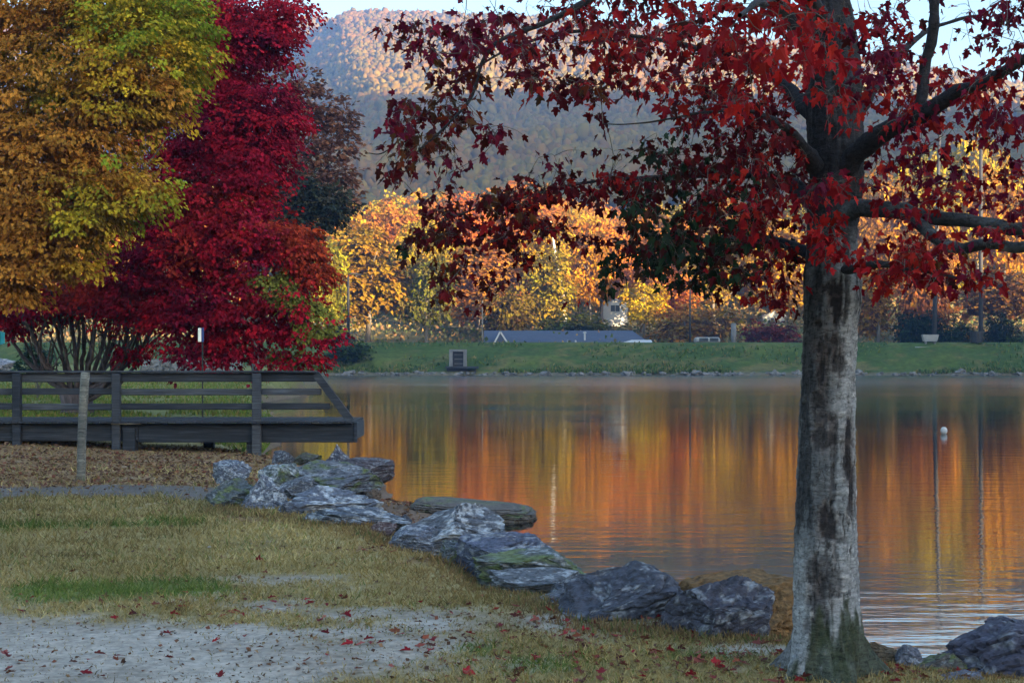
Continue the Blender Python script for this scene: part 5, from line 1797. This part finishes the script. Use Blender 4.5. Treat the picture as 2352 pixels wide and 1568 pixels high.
    E = [  # cx, cy, rx, ry, sprays, Ynear, Yfar, palette weights
        (960, 70, 80, 50, 22, 7.2, 9.2, (MAR, PUR, MAR)), (1010, 110, 80, 60, 26, 7.2, 9.2, (MAR, PUR, BRN)), (1100, 60, 110, 60, 34, 7.2, 9.2, (MAR, PUR)), (1230, 60, 120, 70, 44, 7, 9.3, (MAR, RED, PUR)), (1130, 130, 110, 60, 30, 7, 9, (MAR, PUR)),
        (1360, 50, 120, 70, 48, 7, 9.3, (MAR, RED)), (1480, 60, 120, 80, 56, 6.8, 9.3, (RED, MAR)), (1600, 70, 110, 90, 64, 6.5, 9, (RED, MAR, HOT)), (1330, 150, 130, 60, 42, 7, 9.2, (MAR, RED)), (1460, 170, 120, 50, 36, 7, 9.2, (MAR, RED)),
        (1250, 170, 90, 40, 14, 7.2, 9, (MAR, BRN)), (1060, 190, 70, 50, 16, 7.2, 8.6, (MAR, BRN)), (1000, 250, 90, 50, 34, 7.2, 9, (BRN, MAR, MAR)), (930, 270, 50, 60, 20, 7.3, 9, (MAR, PUR)), (960, 330, 80, 36, 30, 7.2, 8.9, (MAR, BRN, BRN)), (900, 380, 40, 22, 8, 7.4, 8.9, (MAR,)),
        (1010, 380, 60, 22, 9, 7.2, 8.6, (MAR, PUR)), (1090, 330, 80, 46, 7, 7.2, 8.6, (PUR, MAR)), (1120, 270, 60, 40, 5, 7.2, 8.8, (PUR, MAR)), (1150, 300, 50, 30, 4, 7.2, 8.8, (MAR, PUR)), (1230, 225, 70, 20, 5, 7.4, 9, (RED, MAR)), (1310, 215, 60, 30, 10, 7.2, 8.9, (MAR, RED)),
        (1590, 200, 110, 60, 40, 7, 9, (MAR, RED)), (1420, 205, 60, 22, 6, 7.1, 8.6, (MAR, BRN)), (1700, 170, 110, 90, 62, 6.8, 9, (RED, MAR, HOT)), (1780, 260, 80, 80, 44, 7, 9, (RED, MAR)), (1660, 260, 90, 50, 34, 6.9, 8.9, (RED, PUR, MAR)), (1570, 270, 50, 30, 6, 7, 8.6, (MAR,)),
        (1400, 272, 40, 20, 3, 7, 8.4, (MAR,)), (1285, 375, 70, 22, 7, 7.8, 9, (MAR, PUR)), (1390, 350, 60, 20, 6, 7.8, 9, (MAR,)), (1490, 345, 60, 26, 9, 7.6, 9, (MAR, GRN)), (1560, 350, 80, 46, 34, 7.6, 9, (GRN, MAR, MAR)), (1220, 410, 60, 14, 6, 7.8, 9, (MAR,)), (1680, 370, 100, 70, 58, 7.4, 9, (MAR, RED, MAR)),
        (1790, 390, 80, 90, 58, 7.2, 9, (RED, MAR)), (1560, 440, 120, 60, 78, 7.6, 9.2, (GRN, GRN, MAR)), (1430, 430, 90, 36, 36, 7.8, 9, (MAR, MAR, RED)), (1270, 450, 110, 36, 42, 7.8, 9, (MAR, RED)), (1130, 470, 100, 34, 38, 7.8, 8.9, (MAR, BRN)), (1020, 490, 60, 36, 20, 7.8, 8.8, (MAR,)),
        (980, 440, 40, 20, 4, 7.8, 8.8, (MAR,)), (1000, 540, 60, 22, 12, 7.8, 8.8, (MAR, BRN)), (1090, 540, 90, 36, 30, 7.9, 8.9, (MAR, RED)), (1200, 530, 100, 40, 34, 7.8, 9, (MAR, RED)), (1300, 530, 80, 40, 18, 7.8, 9, (RED, MAR)), (1500, 520, 90, 60, 62, 7.8, 9.2, (GRN, GRN, GRN, MAR)), (1620, 540, 110, 70, 84, 7.6, 9.2, (GRN, GRN, MAR)),
        (1460, 590, 70, 40, 26, 8, 9.2, (GRN,)), (1560, 610, 90, 46, 44, 8, 9.2, (GRN, GRN, GRN)), (1392, 640, 24, 30, 6, 8, 9, (GRN, GRN)), (1680, 480, 90, 60, 46, 7.2, 9, (MAR, RED, GRN)), (1760, 500, 80, 70, 50, 7.2, 9, (RED, MAR)), (1740, 590, 90, 60, 44, 7.4, 9, (MAR, RED, GRN)), (1650, 640, 90, 40, 34, 7.8, 9, (MAR, GRN)),
        (1770, 670, 60, 50, 24, 7.6, 9, (MAR, RED)), (1020, 620, 60, 40, 14, 8, 8.9, (MAR, BRN)), (1060, 680, 60, 30, 11, 8, 8.9, (MAR, BRN)), (1130, 630, 60, 26, 9, 8, 8.9, (MAR,)), (1230, 590, 60, 26, 8, 8, 8.9, (MAR, RED)), (1340, 690, 20, 10, 1, 8, 8.9, (RED,)), (950, 580, 40, 20, 5, 8, 8.8, (GRN, MAR)),
        (1700, 60, 120, 60, 17, 4.8, 6.4, (HOT, RED)), (1840, 30, 120, 60, 18, 4.8, 6.6, (HOT, RED)), (1900, 130, 70, 60, 14, 5.6, 7.2, (HOT, RED)), (1930, 250, 50, 60, 12, 6.4, 7.6, (RED, HOT)), (1690, 200, 60, 60, 8, 5.6, 6.8, (HOT, RED)), (1800, 110, 90, 60, 24, 5.4, 7.2, (HOT, RED)), (1900, 430, 70, 40, 12, 7, 7.8, (RED, PUR)),
        (1910, 520, 60, 40, 15, 7.2, 7.9, (RED, HOT)), (1925, 575, 50, 34, 13, 7.2, 7.9, (HOT, RED)), (1870, 480, 40, 50, 10, 7.2, 7.9, (RED, HOT)), (2030, 60, 80, 70, 52, 7, 9.2, (RED, PUR, MAR)), (2030, 170, 70, 70, 40, 7, 9.2, (RED, PUR)), (2080, 240, 70, 50, 34, 7.2, 9, (RED, PUR)), (2170, 180, 90, 40, 16, 7, 9, (PUR, RED)),
        (2220, 60, 110, 60, 15, 7, 9.2, (PUR, MAR)), (2300, 30, 70, 50, 14, 7, 9, (PUR, MAR)), (2310, 110, 50, 60, 10, 6.8, 8.6, (PUR, MAR)), (2250, 160, 60, 26, 9, 7, 8.6, (RED, PUR)), (2290, 250, 90, 50, 34, 6.8, 8.6, (PUR, RED)), (2180, 300, 90, 40, 22, 7, 9, (RED, PUR)), (2050, 330, 70, 50, 24, 7.2, 9, (RED, PUR)), (2060, 410, 90, 50, 34, 7, 9, (PUR, RED)),
        (2160, 380, 80, 46, 20, 7, 9, (RED, PUR)), (2180, 450, 90, 36, 28, 7, 9, (PUR, RED)), (2270, 380, 60, 60, 12, 7, 9, (RED, MAR)), (2320, 470, 60, 36, 12, 7, 8.6, (RED, PUR)), (2040, 590, 80, 46, 38, 7, 8.8, (RED, HOT, RED)), (2110, 620, 80, 40, 24, 7, 8.6, (RED, MAR)), (2190, 640, 70, 34, 12, 7, 8.6, (RED, PUR)), (2260, 620, 60, 34, 8, 7, 8.4, (PUR, RED)),
        (2130, 570, 70, 30, 14, 7, 8.6, (RED, BRN)), (2010, 660, 50, 30, 10, 7.2, 8.6, (RED, MAR)), (2070, 500, 60, 30, 9, 7, 7.8, (RED, PUR)), (2190, 530, 70, 30, 8, 6.8, 7.6, (RED, PUR)), (2300, 540, 60, 36, 9, 6.6, 7.4, (PUR, RED)), (2330, 330, 50, 60, 12, 6.8, 8.4, (PUR, RED)), (2440, 300, 120, 260, 60, 6.6, 8.8, (PUR, RED)), (1700, -80, 700, 60, 180, 5.6, 9.2, (RED, MAR)),
    ]
    base, al, nn, sz, col = [], [], [], [], []
    tw = MB()
    cloud = np.vstack([skel_all, trunk_pts])
    todo = []
    for (cx_, cy_, rx_, ry_, cnt, ya, yb, pals) in E:
        for _ in range(int(cnt * .80 + r.random())):
            while True:
                u1, u2 = r.uniform(-1, 1, 2)
                if u1 * u1 + u2 * u2 < 1:
                    break
            todo.append((P(cx_ + u1 * rx_, cy_ + u2 * ry_, r.uniform(ya, yb)), pals))
    dist = [float(np.linalg.norm((cloud - c) * np.array([1, .6, 1]), axis=1).min()) for c, _ in todo]
    n_c = len(cloud)
    cloud = np.vstack([cloud, np.zeros((4 * len(todo), 3))])
    for k in np.argsort(dist):
        for _ in (0,):
            c, pals = todo[k]
            d2 = np.linalg.norm((cloud[:n_c] - c) * np.array([1, .7, 1]), axis=1)
            j = int(np.argmin(d2))
            root = cloud[j]
            pal = PALS[pals[r.integers(len(pals))]]
            tw_dir = unit(c - root)
            if d2[j] > .03:
                mid = (root + c) / 2 + np.array([r.normal() * .02, r.normal() * .03, .05 * min(1, d2[j]) + r.normal() * .02])
                pts = spline([root, mid, c], 7)
                t0 = .0016 + .0030 * min(1, d2[j])
                tw.tube(pts, np.linspace(t0, .0012, 7), 4, cap=False)
                cloud[n_c:n_c + 3] = pts[[2, 4, 6]]
                n_c += 3
            nl = r.integers(3, 7)
            for q in range(nl):
                s = (q / max(1, nl - 1)) * -.13
                sidev = unit(np.cross(tw_dir, np.array([0, 0, 1.])) + 1e-6) * (1 if q % 2 else -1)
                pet = unit(sidev * r.uniform(.3, 1) + tw_dir * r.uniform(0, .8) + np.array([0, 0, r.uniform(-.7, .3)]) + r.normal(size=3) * .25) * r.uniform(.025, .06)
                b_ = c + tw_dir * s
                base.append(b_ + pet)
                if r.random() < .6:
                    tw.tube([b_, b_ + pet * .5 + (0, 0, .004), b_ + pet], [.0012, .001, .001], 3, cap=False)
                a_ = unit(unit(pet) * .7 + np.array([0, 0, -r.uniform(.3, 1.3)]) + r.normal(size=3) * .3)
                al.append(a_)
                nn.append(unit(r.normal(size=3) + np.array([0, -.1, .3])))
                sz.append(r.uniform(.030, .072))
                cc = np.array(pal[r.integers(len(pal))]) * r.uniform(.65, 1.35)
                col.append(cc)
    V, F, Cc = maple_leaves(np.array(base), np.array(al), np.array(nn), np.array(sz), np.array(col), r)
    print('maple leaves', len(base))
    link('crown', mesh_np('crown', V - off, F, M_LEAF_NEAR, Cc), o)
    tw.build('twigs', M_BARK_DARK, o, True, loc=-off)


build_big_maple()


# ------------------------------------------------------------------ grass, litter and fallen leaves on the near shore
def build_grass():
    r = np.random.default_rng(19)
    n = 330000
    # more blades where they show larger
    Y = 6.6 * (33.0 / 6.6) ** r.uniform(0, 1, n)
    X = r.uniform(-.40, .36, n) * Y + r.uniform(-.5, .5, n)
    s = shore_dist(X, Y)
    bare, green, lit, pth, mud, n1, n2 = ground_masks(X, Y)
    dens = (1 - .93 * bare) * (1 - .95 * pth) * (1 - .85 * lit) * (1 - .9 * mud)
    dens = np.clip(dens, 0, 1) * (.55 + .45 * sstep(-.35, .35, n2)) + .015
    keep = (r.random(n) < dens) & (s > .25)
    X, Y, green, n1, bare, lit = X[keep], Y[keep], green[keep], n1[keep], bare[keep], lit[keep]
    n = len(X)
    z = ground_z(X, Y)
    tuft = sstep(.28, .55, fbm(np.stack([X * 2.2, Y * 2.2, 0 * X], -1), 35, 3))
    L = r.uniform(.022, .065, n) * (1 + .9 * tuft) * (1 + .5 * green) * (1 - .5 * bare) * np.clip(Y / 10, 1, 1.5)
    W = r.uniform(.0018, .0034, n) * np.clip(Y / 9, 1, 2.6)
    a = unit(np.stack([r.normal(0, .75, n), r.normal(0, .75, n), np.ones(n)], -1))
    tan = np.array([(.26, .195, .080), (.205, .145, .052), (.33, .265, .125), (.155, .115, .040)])
    grn = np.array([(.085, .125, .026), (.06, .10, .022), (.12, .14, .035)])
    C = tan[r.integers(0, 4, n)]
    g = r.random(n) < np.clip(green * .9 + .08 + .12 * n1, 0, 1)
    C[g] = grn[r.integers(0, 3, g.sum())]
    C = C * np.clip(.88 + .9 * fbm(np.stack([X * .5, Y * .5, 0 * X], -1), 27, 5, .7), .45, 1.5)[:, None] * r.uniform(.7, 1.2, (n, 1))
    edge = 1 - sstep(.6, 1.9, shore_dist(X, Y) + .5 * n1)
    C = lerp(C, (.13, .068, .028), edge * .75)
    sd = unit(np.cross(a, r.normal(size=(n, 3))))
    b = np.stack([X, Y, z - .004], -1)
    bend = unit(a + r.normal(size=(n, 3)) * (.55, .55, .1))
    m = b + a * L[:, None] * .55
    t = m + bend * L[:, None] * .5
    V = np.stack([b - sd * W[:, None], b + sd * W[:, None], m + sd * W[:, None] * .7, m - sd * W[:, None] * .7, t], 1).reshape(-1, 3)
    k = np.arange(n)[:, None] * 5
    F = [k + np.array([[0, 1, 2, 3]]), k + np.array([[3, 2, 4]])]
    tag(link('grass', mesh_np('grass', V, F, M_LEAF_FAR2, np.repeat(C, 5, 0))), kind='stuff')
    print('grass', n)
    # fringe of weeds against the stones and tall green behind the boardwalk
    n = 60000
    Y = 34 * (92 / 34.) ** r.uniform(0, 1, n)
    X = r.uniform(-.40, -.02, n) * Y
    s = shore_dist(X, Y)
    keep = (s > .1) & (fbm(np.stack([X, Y, 0 * X], -1) * .5, 29, 3) > -.25)
    X, Y = X[keep], Y[keep]
    n = len(X)
    z = ground_z(X, Y)
    L = r.uniform(.08, .22, n)
    pal = np.array([(.10, .15, .025), (.075, .125, .02), (.14, .15, .035), (.17, .14, .045)])
    V, F, C = kite_cards(np.stack([X, Y, z - .01], -1), unit(np.stack([r.normal(0, .5, n), r.normal(0, .5, n), np.ones(n)], -1)), unit(r.normal(size=(n, 3))), L, L * .13, pal[r.integers(0, 4, n)] * r.uniform(.7, 1.2, (n, 1)))
    tag(link('meadow_grass', mesh_np('meadow_grass', V, F, M_LEAF_FAR2, C)), kind='stuff')
    n = 7000
    bx = np.array([(PX(px, Y_), Y_) for px, Y_ in ((480, 17.0), (560, 16.6), (640, 16.1), (700, 15.6), (800, 15.0), (900, 14.2), (1000, 13.2), (1080, 12.2), (1200, 10.8), (1300, 9.9), (1400, 9.4), (1500, 9.5), (1620, 9.2), (1720, 9.3), (1830, 9.2), (2040, 9.1), (2130, 8.9))])
    t = r.uniform(0, len(bx) - 1.001, n)
    i = t.astype(int)
    q = bx[i] + (bx[i + 1] - bx[i]) * (t - i)[:, None] + r.normal(0, .13, (n, 2))
    z = ground_z(q[:, 0], q[:, 1])
    L = r.uniform(.025, .085, n)
    pal = np.array([(.07, .09, .03), (.16, .11, .05), (.11, .07, .04), (.13, .08, .04), (.19, .14, .07)])
    V, F, C = kite_cards(np.stack([q[:, 0], q[:, 1], z - .01], -1), unit(np.stack([r.normal(0, .45, n), r.normal(0, .45, n), np.ones(n)], -1)), unit(r.normal(size=(n, 3))), L, L * .07, pal[r.integers(0, 5, n)])
    tag(link('rock_weeds', mesh_np('rock_weeds', V, F, M_LEAF_FAR2, C)), kind='stuff')


build_grass()


def build_litter():
    r = np.random.default_rng(23)
    # whole maple leaves
    spots = []
    for px, py, sx, sy, cnt in ((700, 1500, 600, 50, 26), (1500, 1520, 350, 36, 130), (1800, 1520, 200, 26, 60), (1250, 1480, 300, 36, 60), (600, 1400, 260, 20, 24), (60, 1540, 80, 30, 10), (230, 1515, 30, 8, 4), (1400, 1450, 160, 14, 40), (1000, 1400, 300, 24, 20), (2080, 1555, 80, 10, 20), (300, 1390, 300, 16, 26), (740, 1290, 300, 40, 16)):
        for _ in range(cnt):
            y_ = py + r.normal() * sy
            spots.append(gpt(px + r.normal() * sx, max(1150, min(1590, y_))))
    q = np.array(spots)
    q = q[(shore_dist(q[:, 0], q[:, 1]) > .8)]
    n = len(q)
    z = ground_z(q[:, 0], q[:, 1])
    pal = np.array([(.30, .02, .03), (.24, .015, .025), (.18, .02, .025), (.14, .05, .03), (.10, .025, .022), (.26, .07, .04), (.34, .10, .09)])
    a = r.uniform(0, 6.28, n)
    al = unit(np.stack([np.cos(a), np.sin(a), r.normal(0, .18, n)], -1))
    nn = unit(np.stack([r.normal(0, .4, n), r.normal(0, .4, n), np.ones(n)], -1))
    V, F, C = maple_leaves(np.column_stack([q, z + .018]), al, nn, r.uniform(.035, .08, n), pal[r.integers(0, 7, n)] * r.uniform(.4, 1.0, (n, 1)), r)
    tag(link('fallen_leaves', mesh_np('fallen_leaves', V, F, M_LEAF_NEAR, C)), kind='stuff')
    # loose gravel on the bare ground
    n = 26000
    Y = 6.8 * (24 / 6.8) ** r.uniform(0, 1, n)
    X = r.uniform(-.40, .30, n) * Y
    bare, green, lit, pth, mud, n1, n2 = ground_masks(X, Y)
    keep = (r.random(n) < .01 + np.maximum(bare, .5 * pth) * .22) & (shore_dist(X, Y) > .4)
    X, Y = X[keep], Y[keep]
    n = len(X)
    V0, F0 = ico(0)
    sz = r.uniform(.0015, .005, n) * (1 + 1.2 * (r.random(n) < .06)) * np.clip(Y / 9, 1, 2)
    V = V0[None] * (sz[:, None, None] * np.array([1.2, 1.2, .8])) * r.uniform(.7, 1.3, (n, 12, 1)) + np.stack([X, Y, ground_z(X, Y) + sz * .3], -1)[:, None, :]
    g = np.array([(.24, .22, .20), (.16, .145, .13), (.33, .31, .29), (.10, .09, .085)])[r.integers(0, 4, n)]
    tag(link('gravel', mesh_np('gravel', V.reshape(-1, 3), (F0[None] + (np.arange(n) * 12)[:, None, None]).reshape(-1, 3), M_LEAF_FAR2, np.repeat(g, 12, 0))), kind='stuff')
    # crumbled brown litter
    n = 60000
    Y = 7 * (34 / 7.) ** r.uniform(0, 1, n)
    X = r.uniform(-.4, .34, n) * Y
    bare, green, lit, pth, mud, n1, n2 = ground_masks(X, Y)
    s = shore_dist(X, Y)
    near = np.exp(-((X - 1.2) / 2.2) ** 2) * (Y < 11)
    keep = (r.random(n) < np.clip(.05 + .9 * lit + .25 * near + .05 * pth, 0, 1)) & (s > .35)
    X, Y = X[keep], Y[keep]
    n = len(X)
    z = ground_z(X, Y)
    L = r.uniform(.02, .05, n) * np.clip(Y / 12, .8, 2.2)
    a = r.uniform(0, 6.28, n)
    al = unit(np.stack([np.cos(a), np.sin(a), r.normal(0, .4, n)], -1))
    pal = np.array([(.13, .070, .04), (.095, .052, .034), (.17, .10, .058), (.08, .044, .034), (.14, .052, .034), (.20, .13, .08)])
    V, F, C = kite_cards(np.stack([X, Y, z + .008], -1), al, unit(np.stack([r.normal(0, .5, n), r.normal(0, .5, n), np.ones(n)], -1)), L, L * .42, pal[r.integers(0, 6, n)] * r.uniform(.6, 1.2, (n, 1)))
    tag(link('leaf_litter', mesh_np('leaf_litter', V, F, M_LEAF_FAR2, C)), kind='stuff')


build_litter()
